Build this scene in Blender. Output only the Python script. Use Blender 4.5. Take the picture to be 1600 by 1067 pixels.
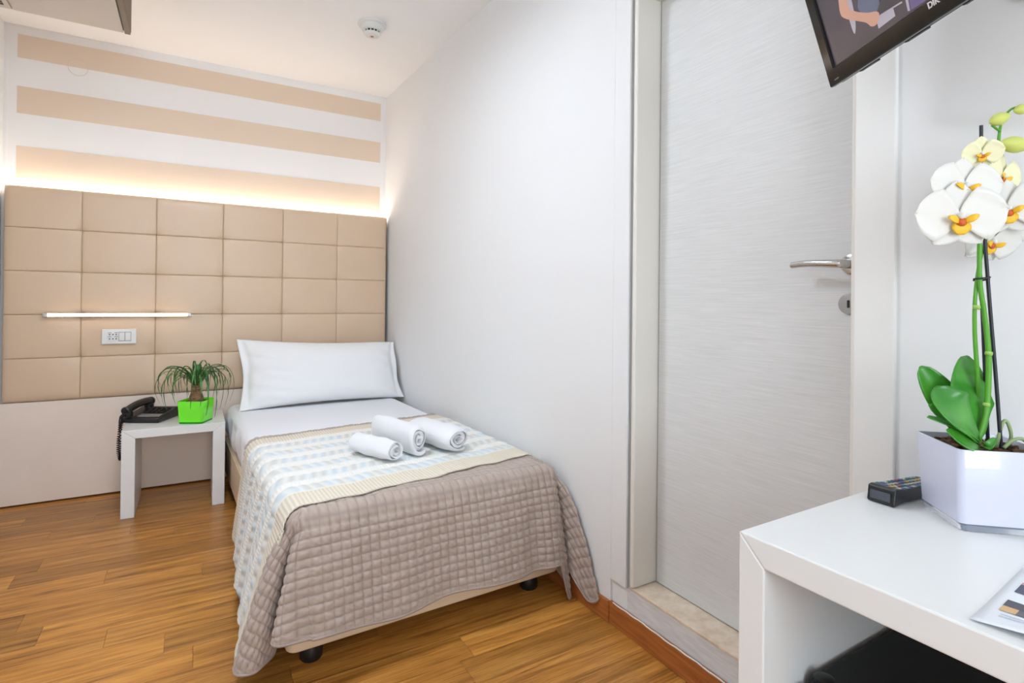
import bpy, bmesh, math, random
import numpy as np
from mathutils import Vector, Matrix

random.seed(7)
rng = np.random.default_rng(7)
for o in list(bpy.data.objects):
    bpy.data.objects.remove(o, do_unlink=True)
scene = bpy.context.scene
COL = scene.collection
PI = math.pi
rad = math.radians

# ------------------------------------------------------------------ camera
YAW, PITCH, ROLL, FPX, SHIFT = 0.5297, 0.0045, 0.0103, 858.08, -67.05
CAMLOC = Vector((0.0, 0.0, 1.10))


def cam_axes():
    cy, sy, cp, sp = math.cos(YAW), math.sin(YAW), math.cos(PITCH), math.sin(PITCH)
    f = Vector((sy * cp, cy * cp, sp))
    r = Vector((cy, -sy, 0))
    u = r.cross(f)
    cr, sr = math.cos(ROLL), math.sin(ROLL)
    return r * cr + u * sr, u * cr - r * sr, f


RT, UP, FW = cam_axes()
cd = bpy.data.cameras.new('camera')
cam = bpy.data.objects.new('camera', cd)
COL.objects.link(cam)
cd.sensor_width = 36.0
cd.lens = FPX * 36.0 / 1600.0
cd.shift_y = SHIFT / 1600.0
cd.clip_start = 0.02
cam.matrix_world = Matrix(((RT.x, UP.x, -FW.x, CAMLOC.x), (RT.y, UP.y, -FW.y, CAMLOC.y),
                           (RT.z, UP.z, -FW.z, CAMLOC.z), (0, 0, 0, 1)))
scene.camera = cam

# ------------------------------------------------------------------ world, lights, exposure
scene.view_settings.view_transform = 'Standard'
scene.view_settings.look = 'None'
scene.view_settings.gamma = 1.0
scene.view_settings.use_curve_mapping = False
scene.view_settings.exposure = 0.48

world = bpy.data.worlds.new('daylight')
scene.world = world
world.use_nodes = True
world.node_tree.nodes['Background'].inputs[0].default_value = (0.80, 0.90, 1.0, 1)
world.node_tree.nodes['Background'].inputs[1].default_value = 1.0


def area(name, loc, rot, sx, sy, power, col, shape='RECTANGLE'):
    l = bpy.data.lights.new(name, 'AREA')
    l.shape = shape
    l.size = sx
    if shape in ('RECTANGLE', 'ELLIPSE'):
        l.size_y = sy
    l.energy = power
    l.color = col
    o = bpy.data.objects.new(name, l)
    COL.objects.link(o)
    o.location = loc
    o.rotation_euler = rot
    return o


# daylight through the window in the near wall (the ceiling lamp and the added fill lamp light up in their own builder)
area('window_daylight', (-0.05, -1.93, 1.45), (rad(90), 0, 0), 1.20, 1.50, 28.0, (0.82, 0.92, 1.0))


# ------------------------------------------------------------------ helpers
def lin(c):
    return tuple(((v / 255.0) / 12.92 if v / 255.0 <= 0.04045 else ((v / 255.0 + 0.055) / 1.055) ** 2.4) for v in c)


MATS = {}


def mat(name, rgb=(200, 200, 200), rough=0.5, metal=0.0, emit=None, estr=0.0, spec=0.5, alpha=1.0, trans=0.0, coat=0.0,
        sheen=0.0, sss=0.0):
    m = bpy.data.materials.new(name)
    m.use_nodes = True
    b = m.node_tree.nodes['Principled BSDF']
    b.inputs['Base Color'].default_value = (*lin(rgb), 1)
    b.inputs['Roughness'].default_value = rough
    b.inputs['Metallic'].default_value = metal
    b.inputs['Specular IOR Level'].default_value = spec
    b.inputs['Transmission Weight'].default_value = trans
    b.inputs['Coat Weight'].default_value = coat
    b.inputs['Sheen Weight'].default_value = sheen
    if sss:
        b.inputs['Subsurface Weight'].default_value = sss
        b.inputs['Subsurface Radius'].default_value = (0.01, 0.008, 0.006)
    if emit:
        b.inputs['Emission Color'].default_value = (*lin(emit), 1)
        b.inputs['Emission Strength'].default_value = estr
    MATS[name] = m
    return m


def nodes_of(m):
    nt = m.node_tree
    return nt, nt.nodes['Principled BSDF'], nt.nodes.new, nt.links.new


def add_noise_color(m, c1, c2, scale=(1, 1, 1), nscale=5.0, detail=4.0, lo=0.3, hi=0.7, rough=0.5, coord='Object',
                    bump=0.0, bdist=0.01):
    nt, b, N, L = nodes_of(m)
    tc = N('ShaderNodeTexCoord')
    mp = N('ShaderNodeMapping')
    mp.inputs['Scale'].default_value = scale
    L(tc.outputs[coord], mp.inputs['Vector'])
    no = N('ShaderNodeTexNoise')
    no.inputs['Scale'].default_value = nscale
    no.inputs['Detail'].default_value = detail
    no.inputs['Roughness'].default_value = rough
    L(mp.outputs[0], no.inputs['Vector'])
    cr = N('ShaderNodeValToRGB')
    cr.color_ramp.elements[0].position = lo
    cr.color_ramp.elements[1].position = hi
    cr.color_ramp.elements[0].color = (*lin(c1), 1)
    cr.color_ramp.elements[1].color = (*lin(c2), 1)
    L(no.outputs['Fac'], cr.inputs[0])
    L(cr.outputs[0], b.inputs['Base Color'])
    if bump:
        bp = N('ShaderNodeBump')
        bp.inputs['Strength'].default_value = bump
        bp.inputs['Distance'].default_value = bdist
        L(no.outputs['Fac'], bp.inputs['Height'])
        L(bp.outputs[0], b.inputs['Normal'])
    return m


def add_bump(m, nscale=200.0, strength=0.2, dist=0.002, scale=(1, 1, 1), detail=3.0):
    nt, b, N, L = nodes_of(m)
    tc = N('ShaderNodeTexCoord')
    mp = N('ShaderNodeMapping')
    mp.inputs['Scale'].default_value = scale
    L(tc.outputs['Object'], mp.inputs['Vector'])
    no = N('ShaderNodeTexNoise')
    no.inputs['Scale'].default_value = nscale
    no.inputs['Detail'].default_value = detail
    L(mp.outputs[0], no.inputs['Vector'])
    bp = N('ShaderNodeBump')
    bp.inputs['Strength'].default_value = strength
    bp.inputs['Distance'].default_value = dist
    L(no.outputs['Fac'], bp.inputs['Height'])
    L(bp.outputs[0], b.inputs['Normal'])
    return m


def link(name, me, m, parent=None, smooth=False):
    o = bpy.data.objects.new(name, me)
    COL.objects.link(o)
    if m is not None:
        me.materials.append(m)
    if parent is not None:
        o.parent = parent
    if smooth:
        me.shade_smooth()
    return o


def tag(o, label, cat, group=None):
    o['label'] = label
    o['category'] = cat
    if group:
        o['group'] = group
    return o


def struct(o):
    o['kind'] = 'structure'
    return o


def thing(name, label, cat, loc=(0, 0, 0), rotz=0.0, group=None):
    o = bpy.data.objects.new(name, None)
    o.empty_display_size = 0.1
    COL.objects.link(o)
    o.location = loc
    o.rotation_euler = (0, 0, rotz)
    return tag(o, label, cat, group)


class MB:
    """collects vertices and faces of ONE part"""

    def __init__(s):
        s.v, s.f = [], []

    def add(s, vs, fs):
        k = len(s.v)
        s.v += [tuple(p) for p in vs]
        s.f += [tuple(i + k for i in f) for f in fs]
        return s

    def box(s, x0, x1, y0, y1, z0, z1):
        return s.add([(x0, y0, z0), (x1, y0, z0), (x1, y1, z0), (x0, y1, z0), (x0, y0, z1), (x1, y0, z1), (x1, y1, z1), (x0, y1, z1)],
                     [(3, 2, 1, 0), (4, 5, 6, 7), (0, 1, 5, 4), (1, 2, 6, 5), (2, 3, 7, 6), (3, 0, 4, 7)])

    def prism(s, pts, z0, z1, M=None):
        n = len(pts)
        vs = [(p[0], p[1], z0) for p in pts] + [(p[0], p[1], z1) for p in pts]
        if M is not None:
            vs = [tuple(M @ Vector(v)) for v in vs]
        fs = [tuple(reversed(range(n))), tuple(range(n, 2 * n))] + [(i, (i + 1) % n, n + (i + 1) % n, n + i) for i in range(n)]
        return s.add(vs, fs)

    def grid(s, P, closeu=False, closev=False):
        P = np.asarray(P)
        nu, nv = P.shape[:2]
        fs = []
        for i in range(nu - (0 if closeu else 1)):
            for j in range(nv - (0 if closev else 1)):
                a, b = i, (i + 1) % nu
                c, d = j, (j + 1) % nv
                fs.append((a * nv + c, b * nv + c, b * nv + d, a * nv + d))
        return s.add(P.reshape(-1, 3).tolist(), fs)

    def tube(s, pts, r, seg=8, cap=True):
        pts = [Vector(p) for p in pts]
        n = len(pts)
        rs = r if hasattr(r, '__len__') else [r] * n
        t0 = (pts[1] - pts[0]).normalized()
        ref = Vector((0, 0, 1)) if abs(t0.z) < 0.9 else Vector((1, 0, 0))
        a = t0.cross(ref).normalized()
        rings = []
        for i in range(n):
            t = (pts[min(i + 1, n - 1)] - pts[max(i - 1, 0)]).normalized()
            a = (a - t * a.dot(t)).normalized()
            b = t.cross(a)
            rings.append([pts[i] + (a * math.cos(2 * PI * k / seg) + b * math.sin(2 * PI * k / seg)) * rs[i] for k in range(seg)])
        k0 = len(s.v)
        fs = []
        for i in range(n - 1):
            for k in range(seg):
                fs.append((i * seg + k, i * seg + (k + 1) % seg, (i + 1) * seg + (k + 1) % seg, (i + 1) * seg + k))
        if cap:
            fs.append(tuple(reversed(range(seg))))
            fs.append(tuple((n - 1) * seg + k for k in range(seg)))
        return s.add([tuple(p) for ring in rings for p in ring], fs)

    def lathe(s, prof, seg=24, M=None, cx=0, cy=0):
        vs, fs = [], []
        n = len(prof)
        for k in range(seg):
            a = 2 * PI * k / seg
            for r, z in prof:
                vs.append((cx + r * math.cos(a), cy + r * math.sin(a), z))
        for k in range(seg):
            for i in range(n - 1):
                fs.append((k * n + i, ((k + 1) % seg) * n + i, ((k + 1) % seg) * n + i + 1, k * n + i + 1))
        fs.append(tuple(k * n for k in reversed(range(seg))))
        fs.append(tuple(k * n + n - 1 for k in range(seg)))
        if M is not None:
            vs = [tuple(M @ Vector(v)) for v in vs]
        return s.add(vs, fs)

    def xf(s, M):
        s.v = [tuple(M @ Vector(p)) for p in s.v]
        return s

    def build(s, name, m, parent=None, smooth=False, bevel=0.0, bseg=2, sharp=None):
        me = bpy.data.meshes.new(name)
        me.from_pydata(s.v, [], s.f)
        me.update()
        if bevel:
            bm = bmesh.new()
            bm.from_mesh(me)
            bmesh.ops.remove_doubles(bm, verts=bm.verts, dist=1e-6)
            bmesh.ops.recalc_face_normals(bm, faces=bm.faces)
            es = [e for e in bm.edges if len(e.link_faces) == 2 and e.calc_face_angle(0) > 0.35]
            bmesh.ops.bevel(bm, geom=es, offset=bevel, segments=bseg, profile=0.5, affect='EDGES', clamp_overlap=True)
            bm.to_mesh(me)
            bm.free()
        o = link(name, me, m, parent, smooth)
        if smooth and sharp:
            me.set_sharp_from_angle(angle=rad(sharp))
        return o


def catmull(pts, n):
    P = [Vector(p) for p in pts]
    P = [P[0] * 2 - P[1]] + P + [P[-1] * 2 - P[-2]]
    out = []
    m = len(P) - 3
    for k in range(n):
        u = k / (n - 1) * m
        i = min(int(u), m - 1)
        t = u - i
        a, b, c, d = P[i:i + 4]
        out.append(0.5 * ((2 * b) + (c - a) * t + (2 * a - 5 * b + 4 * c - d) * t * t + (3 * b - a - 3 * c + d) * t ** 3))
    return out


def frame_matrix(o, x, y, z):
    return Matrix(((x[0], y[0], z[0], o[0]), (x[1], y[1], z[1], o[1]), (x[2], y[2], z[2], o[2]), (0, 0, 0, 1)))


# ------------------------------------------------------------------ materials
mat('wall_white', (236, 236, 236), 0.75, spec=0.25)
add_bump(MATS['wall_white'], 60, 0.05, 0.002)
mat('wall_feature', (248, 247, 246), 0.7, spec=0.25)
mat('ceiling_white', (246, 246, 246), 0.85, spec=0.2)
mat('stripe_beige', (234, 215, 194), 0.7, spec=0.25)
mat('stripe_ring', (228, 214, 194), 0.7)
mat('lacquer_white', (234, 234, 233), 0.32, spec=0.5)
mat('casing_white', (238, 237, 234), 0.40)
mat('jamb', (232, 228, 220), 0.45)
mat('riser', (222, 222, 222), 0.55)
add_noise_color(MATS['riser'], (212, 212, 213), (230, 230, 230), (1, 3, 20), 6, 4, 0.3, 0.7)
mat('marble', (226, 208, 186), 0.3)
add_noise_color(MATS['marble'], (212, 190, 164), (232, 216, 196), (1, 1, 1), 28, 6, 0.35, 0.65, 0.6)
mat('baseboard_wood', (170, 96, 44), 0.4)
add_noise_color(MATS['baseboard_wood'], (150, 84, 38), (186, 114, 58), (40, 3, 40), 2.0, 4, 0.3, 0.7)
mat('leather', (215, 188, 159), 0.36, spec=0.6)
add_bump(MATS['leather'], 500, 0.06, 0.001)
mat('panel_beige', (208, 190, 176), 0.45)
add_noise_color(MATS['panel_beige'], (236, 219, 204), (241, 225, 212), (1, 1, 1), 4, 5, 0.3, 0.7)
mat('dark_edge', (146, 120, 94), 0.6)
mat('alu', (170, 168, 165), 0.35, 0.9)
mat('chrome', (205, 203, 200), 0.16, 1.0)
mat('black_plastic', (26, 27, 29), 0.35)
mat('black_matte', (17, 18, 19), 0.6)
mat('grey_plastic', (120, 118, 116), 0.45)
mat('led_strip', (255, 240, 220), 0.5, emit=(255, 234, 214), estr=21.0)
mat('tube_diffuser', (255, 246, 235), 0.4, emit=(255, 226, 190), estr=8.0)
mat('lamp_glass', (250, 250, 248), 0.3, emit=(232, 243, 255), estr=52.0)
mat('fill_lamp_glass', (250, 250, 248), 0.3, emit=(240, 247, 255), estr=4.0)
mat('sheet_white', (240, 242, 248), 0.85, spec=0.2, sheen=0.1)
add_bump(MATS['sheet_white'], 9, 0.25, 0.01, detail=5)
mat('pillow_white', (240, 240, 241), 0.85, spec=0.2, sheen=0.1)
mat('towel_white', (240, 240, 243), 0.95, spec=0.1, sheen=0.3)
add_bump(MATS['towel_white'], 420, 0.7, 0.003)
mat('bed_leather', (226, 203, 174), 0.5)
mat('ac_white', (206, 198, 188), 0.5)
mat('ac_brown', (128, 114, 100), 0.55)
mat('detector_white', (226, 226, 222), 0.5)
mat('green_acrylic', (120, 250, 40), 0.12, spec=0.6, sss=0.2, coat=0.4)
mat('green_dark', (20, 150, 20), 0.15)
mat('soil', (70, 48, 34), 0.95)
add_noise_color(MATS['soil'], (40, 28, 20), (120, 84, 58), (1, 1, 1), 90, 4, 0.3, 0.7)
mat('trunk', (140, 104, 74), 0.85)
add_noise_color(MATS['trunk'], (96, 66, 44), (166, 126, 90), (1, 1, 5), 40, 5, 0.3, 0.7, bump=0.4)
mat('palm_leaf', (46, 100, 44), 0.4)
add_noise_color(MATS['palm_leaf'], (30, 78, 36), (84, 140, 66), (1, 1, 1), 14, 2, 0.3, 0.7)
mat('planter_white', (212, 214, 232), 0.18, spec=0.5, coat=0.3)
mat('planter_clear', (190, 198, 214), 0.08, trans=0.6)
mat('orchid_leaf', (58, 140, 40), 0.28, spec=0.5)
add_noise_color(MATS['orchid_leaf'], (40, 118, 32), (84, 166, 52), (1, 1, 1), 12, 3, 0.3, 0.7)
mat('orchid_stem', (88, 160, 44), 0.4)
mat('stake', (38, 38, 48), 0.4)
mat('petal', (230, 228, 222), 0.6, sss=0.25)
mat('petal_yellow', (240, 236, 196), 0.6, sss=0.2)
mat('lip', (244, 190, 40), 0.5)
mat('lip_red', (206, 96, 30), 0.5)
mat('bud', (206, 212, 110), 0.5)
mat('root', (150, 170, 120), 0.6)
mat('tv_bezel', (10, 9, 9), 0.10, spec=0.35, coat=0.0)
mat('tv_back', (20, 20, 21), 0.45)
mat('paper', (232, 236, 242), 0.5)
mat('seam', (150, 148, 146), 0.6)
mat('caulk', (236, 234, 230), 0.7)
mat('keyhole', (12, 12, 14), 0.5)


# floor planks: grain along x, tone by object
def plank_material():
    m = mat('plank_wood', (178, 116, 60), 0.34, spec=0.45)
    nt, b, N, L = nodes_of(m)
    tc = N('ShaderNodeTexCoord')
    oi = N('ShaderNodeObjectInfo')
    mul = N('ShaderNodeVectorMath')
    mul.operation = 'SCALE'
    cmb = N('ShaderNodeCombineXYZ')
    mm = N('ShaderNodeMath')
    mm.operation = 'MULTIPLY'
    mm.inputs[1].default_value = 57.0
    L(oi.outputs['Random'], mm.inputs[0])
    L(mm.outputs[0], cmb.inputs[0])
    L(mm.outputs[0], cmb.inputs[1])
    add = N('ShaderNodeVectorMath')
    add.operation = 'ADD'
    L(tc.outputs['Object'], add.inputs[0])
    L(cmb.outputs[0], add.inputs[1])
    mp = N('ShaderNodeMapping')
    mp.inputs['Scale'].default_value = (1.3, 26.0, 1.0)
    L(add.outputs[0], mp.inputs['Vector'])
    n1 = N('ShaderNodeTexNoise')
    n1.inputs['Scale'].default_value = 1.6
    n1.inputs['Detail'].default_value = 7
    n1.inputs['Roughness'].default_value = 0.62
    n1.inputs['Distortion'].default_value = 0.6
    L(mp.outputs[0], n1.inputs['Vector'])
    mp2 = N('ShaderNodeMapping')
    mp2.inputs['Scale'].default_value = (5.0, 130.0, 1.0)
    L(add.outputs[0], mp2.inputs['Vector'])
    n2 = N('ShaderNodeTexNoise')
    n2.inputs['Scale'].default_value = 2.0
    n2.inputs['Detail'].default_value = 4
    L(mp2.outputs[0], n2.inputs['Vector'])
    cr = N('ShaderNodeValToRGB')
    e = cr.color_ramp.elements
    e[0].position, e[0].color = 0.30, (*lin((120, 74, 28)), 1)
    e[1].position, e[1].color = 0.70, (*lin((220, 160, 80)), 1)
    e2 = e.new(0.48)
    e2.color = (*lin((188, 126, 54)), 1)
    L(n1.outputs['Fac'], cr.inputs[0])
    mix = N('ShaderNodeMix')
    mix.data_type = 'RGBA'
    mix.blend_type = 'MULTIPLY'
    mix.inputs[0].default_value = 0.5
    cr2 = N('ShaderNodeValToRGB')
    cr2.color_ramp.elements[0].position = 0.35
    cr2.color_ramp.elements[0].color = (0.42, 0.36, 0.30, 1)
    cr2.color_ramp.elements[1].position = 0.55
    cr2.color_ramp.elements[1].color = (1, 1, 1, 1)
    L(n2.outputs['Fac'], cr2.inputs[0])
    L(cr.outputs[0], mix.inputs[6])
    L(cr2.outputs[0], mix.inputs[7])
    hsv = N('ShaderNodeHueSaturation')
    mr = N('ShaderNodeMapRange')
    mr.inputs[3].default_value = 0.72
    mr.inputs[4].default_value = 1.14
    L(oi.outputs['Random'], mr.inputs[0])
    L(mr.outputs[0], hsv.inputs['Value'])
    L(mix.outputs[2], hsv.inputs['Color'])
    L(hsv.outputs[0], b.inputs['Base Color'])
    bp = N('ShaderNodeBump')
    bp.inputs['Strength'].default_value = 0.08
    bp.inputs['Distance'].default_value = 0.002
    L(n2.outputs['Fac'], bp.inputs['Height'])
    L(bp.outputs[0], b.inputs['Normal'])
    return m


plank_material()


def door_material():
    m = mat('door_wood', (222, 222, 220), 0.5)
    nt, b, N, L = nodes_of(m)
    tc = N('ShaderNodeTexCoord')
    mp = N('ShaderNodeMapping')
    mp.inputs['Scale'].default_value = (1.0, 3.0, 120.0)
    L(tc.outputs['Object'], mp.inputs['Vector'])
    n1 = N('ShaderNodeTexNoise')
    n1.inputs['Scale'].default_value = 2.2
    n1.inputs['Detail'].default_value = 6
    n1.inputs['Roughness'].default_value = 0.65
    n1.inputs['Distortion'].default_value = 0.3
    L(mp.outputs[0], n1.inputs['Vector'])
    cr = N('ShaderNodeValToRGB')
    cr.color_ramp.elements[0].position = 0.30
    cr.color_ramp.elements[0].color = (*lin((211, 211, 209)), 1)
    cr.color_ramp.elements[1].position = 0.70
    cr.color_ramp.elements[1].color = (*lin((227, 227, 226)), 1)
    L(n1.outputs['Fac'], cr.inputs[0])
    L(cr.outputs[0], b.inputs['Base Color'])
    bp = N('ShaderNodeBump')
    bp.inputs['Strength'].default_value = 0.12
    bp.inputs['Distance'].default_value = 0.001
    L(n1.outputs['Fac'], bp.inputs['Height'])
    L(bp.outputs[0], b.inputs['Normal'])


door_material()


def attr_material(name, rough=0.9, sheen=0.15):
    m = mat(name, (200, 200, 200), rough, spec=0.15, sheen=sheen)
    nt, b, N, L = nodes_of(m)
    a = N('ShaderNodeAttribute')
    a.attribute_name = 'weave'
    L(a.outputs['Color'], b.inputs['Base Color'])
    return m


attr_material('throw_knit')
attr_material('quilt_fabric', 0.6, 0.25)
mat('quilt_hem', (166, 150, 141), 0.6)

# ------------------------------------------------------------------ room shell
XL, YB, YN, ZC = -0.866, 3.862, -2.0, 2.548
WX0, WX1, WY1 = 1.1985, 1.2575, 1.4575      # right wall: at back corner, at the bend beside the door
XD = 1.2655                               # wall plane with the door


def wall_x(y):
    return WX0 + (WX1 - WX0) * (YB - y) / (YB - WY1) if y > WY1 else XD


floor = struct(MB().box(XL - 0.1, 1.50, YN - 0.1, YB + 0.1, -0.06, -0.008).build('floor', MATS['baseboard_wood']))
rows = []
PW = 0.1205
y = 2.974 + PW * 8
known = {2.974: [-0.518], 2.735: [-0.275], 2.35: [-0.41, 0.42], 2.222: [-0.224], 3.215: [-0.232], 3.05: [-0.05]}
ytop = YB - 0.03
nrow = 0
yy = 3.815
plank_cache = {}
while yy > 0.55:
    y1, y0 = yy, yy - PW
    cuts = [XL]
    kx = [k for yk, ks in known.items() if y0 + PW * 0.4 < yk <= y1 + PW * 0.4 for k in ks]
    x = XL + 0.15 + 0.75 * random.random()
    if kx:
        x = kx[0] - 0.62
        if x < XL + 0.05:
            x = kx[0]
    while x < 1.20:
        cuts.append(x)
        x += 0.62 + 0.50 * random.random() if not (kx and x < kx[0] - 0.3) else kx[0] - x
    cuts.append(1.262)
    for a, b in zip(cuts[:-1], cuts[1:]):
        g = 0.0003
        mb = MB().box(a + g - (a + b) / 2, b - g - (a + b) / 2, -PW / 2 + g, PW / 2 - g, -0.008, 0.0)
        p = mb.build('plank', MATS['plank_wood'], floor, bevel=0.0006, bseg=1)
        p.location = ((a + b) / 2, (y0 + y1) / 2, 0)
    yy -= PW
p = MB().box(XL, 1.262, -0.01, 0.01, -0.008, 0).build('plank', MATS['plank_wood'], floor)
p.location = (0, 3.825 + 0.001, 0)
# behind the camera the same boards, out of the picture, in one piece
p = MB().box(XL, 1.262, YN, yy, -0.008, 0).build('plank', MATS['plank_wood'], floor)

ceiling = struct(MB().box(XL - 0.1, 1.50, YN - 0.1, YB + 0.1, ZC, ZC + 0.1).build('ceiling', MATS['ceiling_white']))
wall_back = struct(MB().box(XL - 0.1, 1.40, YB, YB + 0.1, 0, ZC).build('wall_back', MATS['wall_feature']))
for z0, z1 in ((2.374, 2.499), (2.077, 2.222), (1.729, 1.903)):
    MB().box(-0.810, 1.158, YB - 0.0012, YB, z0, z1).build('painted_stripe', MATS['stripe_beige'], wall_back)
MB().tube([(-0.554 + 0.044 * math.cos(a), YB - 0.0008, 2.374 + 0.044 * math.sin(a)) for a in np.linspace(0, 2 * PI, 49)], 0.0016, 6).build(
    'cover_ring', MATS['stripe_ring'], wall_back, smooth=True)
# thin painted border of the striped field against the side wall and ceiling
for bx in ((-0.853, -0.848, YB - 0.0015, YB, 1.6, ZC), (1.176, 1.181, YB - 0.0015, YB, 1.6, ZC), (-0.853, 1.181, YB - 0.0015, YB, ZC - 0.012, ZC - 0.007)):
    MB().box(*bx).build('border_bead', MATS['wall_feature'], wall_back)
struct(MB().box(XL - 0.1, XL, YN - 0.1, YB + 0.1, 0, ZC).build('wall_left', MATS['wall_white']))
# right wall: slightly skewed run behind the bed, then the run with the door
wr = MB()
wr.prism([(WX0, YB + 0.02), (WX1, WY1), (1.46, WY1), (1.46, YB + 0.02)], 0, ZC)
wr.box(XD, 1.46, 1.382, WY1, 0.0, ZC)
wr.box(1.295, 1.46, 1.370, 1.382, 0.0, ZC)
wr.box(WX1 - 0.0004, XD, 1.378, WY1, 2.2155, ZC)
wr.box(XD, 1.46, YN - 0.1, 0.655, 0, ZC)
wr.box(XD, 1.46, 0.655, 1.372, 2.135, ZC)
wall_right = struct(wr.build('wall_right', MATS['wall_white']))
struct(MB().box(XD + 0.0005, 1.30, 0.655, 1.4575, 0.0, 0.1490).build('step_riser', MATS['riser'])).name = 'trim_1'
struct(MB().box(XD - 0.0008, 1.42, 0.660, 1.375, 0.1490, 0.158).build('trim_2', MATS['marble'], bevel=0.002))
# near wall with its window (behind the camera)
wn = MB()
wn.box(XL - 0.1, -0.65, YN - 0.1, YN, 0, ZC).box(0.55, 1.46, YN - 0.1, YN, 0, ZC)
wn.box(-0.65, 0.55, YN - 0.1, YN, 0, 0.70).box(-0.65, 0.55, YN - 0.1, YN, 2.2, ZC)
struct(wn.build('wall_near', MATS['wall_white']))
w = struct(MB().box(-0.65, -0.60, YN - 0.06, YN, 0.70, 2.2).box(0.50, 0.55, YN - 0.06, YN, 0.70, 2.2).box(-0.60, 0.50, YN - 0.06, YN, 0.70, 0.75)
           .box(-0.60, 0.50, YN - 0.06, YN, 2.15, 2.2).build('window_1', MATS['casing_white']))
# skirting: warm wood
bb = MB().box(XD - 0.013, XD, 0.60, 1.4590, 0.0, 0.075)
struct(bb.build('baseboard_right', MATS['baseboard_wood'], bevel=0.003))
bb = MB().prism([(wall_x(YB) - 0.013, 3.75), (WX1 - 0.010, 1.4570), (WX1, 1.4570), (WX0 + 0.003, 3.75)], 0, 0.075)
struct(bb.build('baseboard_back', MATS['baseboard_wood'], bevel=0.003)).name = 'baseboard_bedside'
# caulk bead along the skirting
pts = [(XD - 0.011, 0.62 + 0.02 * i, 0.0765 + 0.0012 * math.sin(i * 1.7) + 0.0009 * math.sin(i * 0.6)) for i in range(42)]
struct(MB().tube(pts, 0.0022, 6).build('trim_3', MATS['caulk'], smooth=True))

# door
YD0, YD1, XDOOR = 0.672, 1.352, 1.365
door = struct(MB().box(XDOOR, XDOOR + 0.04, YD0, YD1 - 0.003, 0.161, 2.116).build('door_1', MATS['door_wood'], bevel=0.0015))
jm = MB()
jm.box(XD - 0.004, XDOOR + 0.05, YD1 + 0.001, YD1 + 0.018, 0.158, 2.134)
jm.build('jamb', MATS['jamb'], door, bevel=0.006, bseg=4)
MB().box(XD - 0.006, XDOOR + 0.05, YD0 - 0.018, YD0 - 0.001, 0.158, 2.134).build('jamb', MATS['jamb'], door, bevel=0.006, bseg=4)
MB().box(XD - 0.006, XDOOR + 0.05, YD0 - 0.018, YD1 + 0.018, 2.118, 2.135).build('jamb', MATS['jamb'], door, bevel=0.004, bseg=3)
MB().box(XDOOR + 0.036, XDOOR + 0.05, YD1 - 0.012, YD1 + 0.002, 0.158, 2.12).build('door_stop', MATS['grey_plastic'], door)
MB().box(WX1 - 0.0004, XD + 0.003, YD1 + 0.030, 1.4570, 0.150, 2.215).build('casing', MATS['wall_white'], door, bevel=0.0008)
MB().box(XD - 0.009, XD + 0.003, 0.580, 0.662, 0.150, 2.215).build('casing', MATS['casing_white'], door, bevel=0.003)
MB().box(XD - 0.009, XD + 0.003, 0.580, 1.4575, 2.141, 2.215).build('casing', MATS['casing_white'], door, bevel=0.003)
# lever handle, rosette, key plate
MX = Matrix.Rotation(rad(-90), 4, 'Y')
hd = MB().lathe([(0.0, 0.0), (0.024, 0.0), (0.025, 0.002), (0.0245, 0.007), (0.021, 0.009), (0.0, 0.009)], 32,
                Matrix.Translation((XDOOR, 0.722, 1.196)) @ MX).build('rosette', MATS['chrome'], door, smooth=True, sharp=40)
lv = MB()
pts = catmull([(XDOOR - 0.006, 0.722, 1.196), (XDOOR - 0.034, 0.722, 1.196), (XDOOR - 0.047, 0.727, 1.196), (XDOOR - 0.052, 0.742, 1.197),
               (XDOOR - 0.052, 0.775, 1.199), (XDOOR - 0.050, 0.81, 1.200), (XDOOR - 0.047, 0.845, 1.198)], 26)
lv.tube(pts, [0.0105] * 6 + [0.0105 - 0.0025 * i / 19 for i in range(20)], 12)
lv.build('lever', MATS['chrome'], hd, smooth=True, sharp=50)
kp = MB().lathe([(0.0, 0.0), (0.024, 0.0), (0.025, 0.002), (0.0245, 0.006), (0.0, 0.007)], 32,
                Matrix.Translation((XDOOR, 0.727, 1.101)) @ MX).build('key_plate', MATS['alu'], door, smooth=True, sharp=40)
MB().prism([(0.003 * math.cos(a) , 0.0065 * (1 if math.sin(a) >= 0 else -1) + 0.003 * math.sin(a)) for a in np.linspace(0, 2 * PI, 20, endpoint=False)], 0.006, 0.0076,
           Matrix.Translation((XDOOR, 0.727, 1.101)) @ frame_matrix((0, 0, 0), (0, -1, 0), (0, 0, 1), (-1, 0, 0))).build('keyhole', MATS['keyhole'], kp)

# ------------------------------------------------------------------ headboard wall
HX0, HX1, HY = -0.836, 1.181, 3.757
hb = thing('headboard', 'tall tufted beige leatherette headboard with a plain lower board', 'headboard', ((HX0 + HX1) / 2, 3.82, 0))
ox = (HX0 + HX1) / 2


def HB(mb):
    return mb.xf(Matrix.Translation((-ox, -3.82, 0)))


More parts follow.
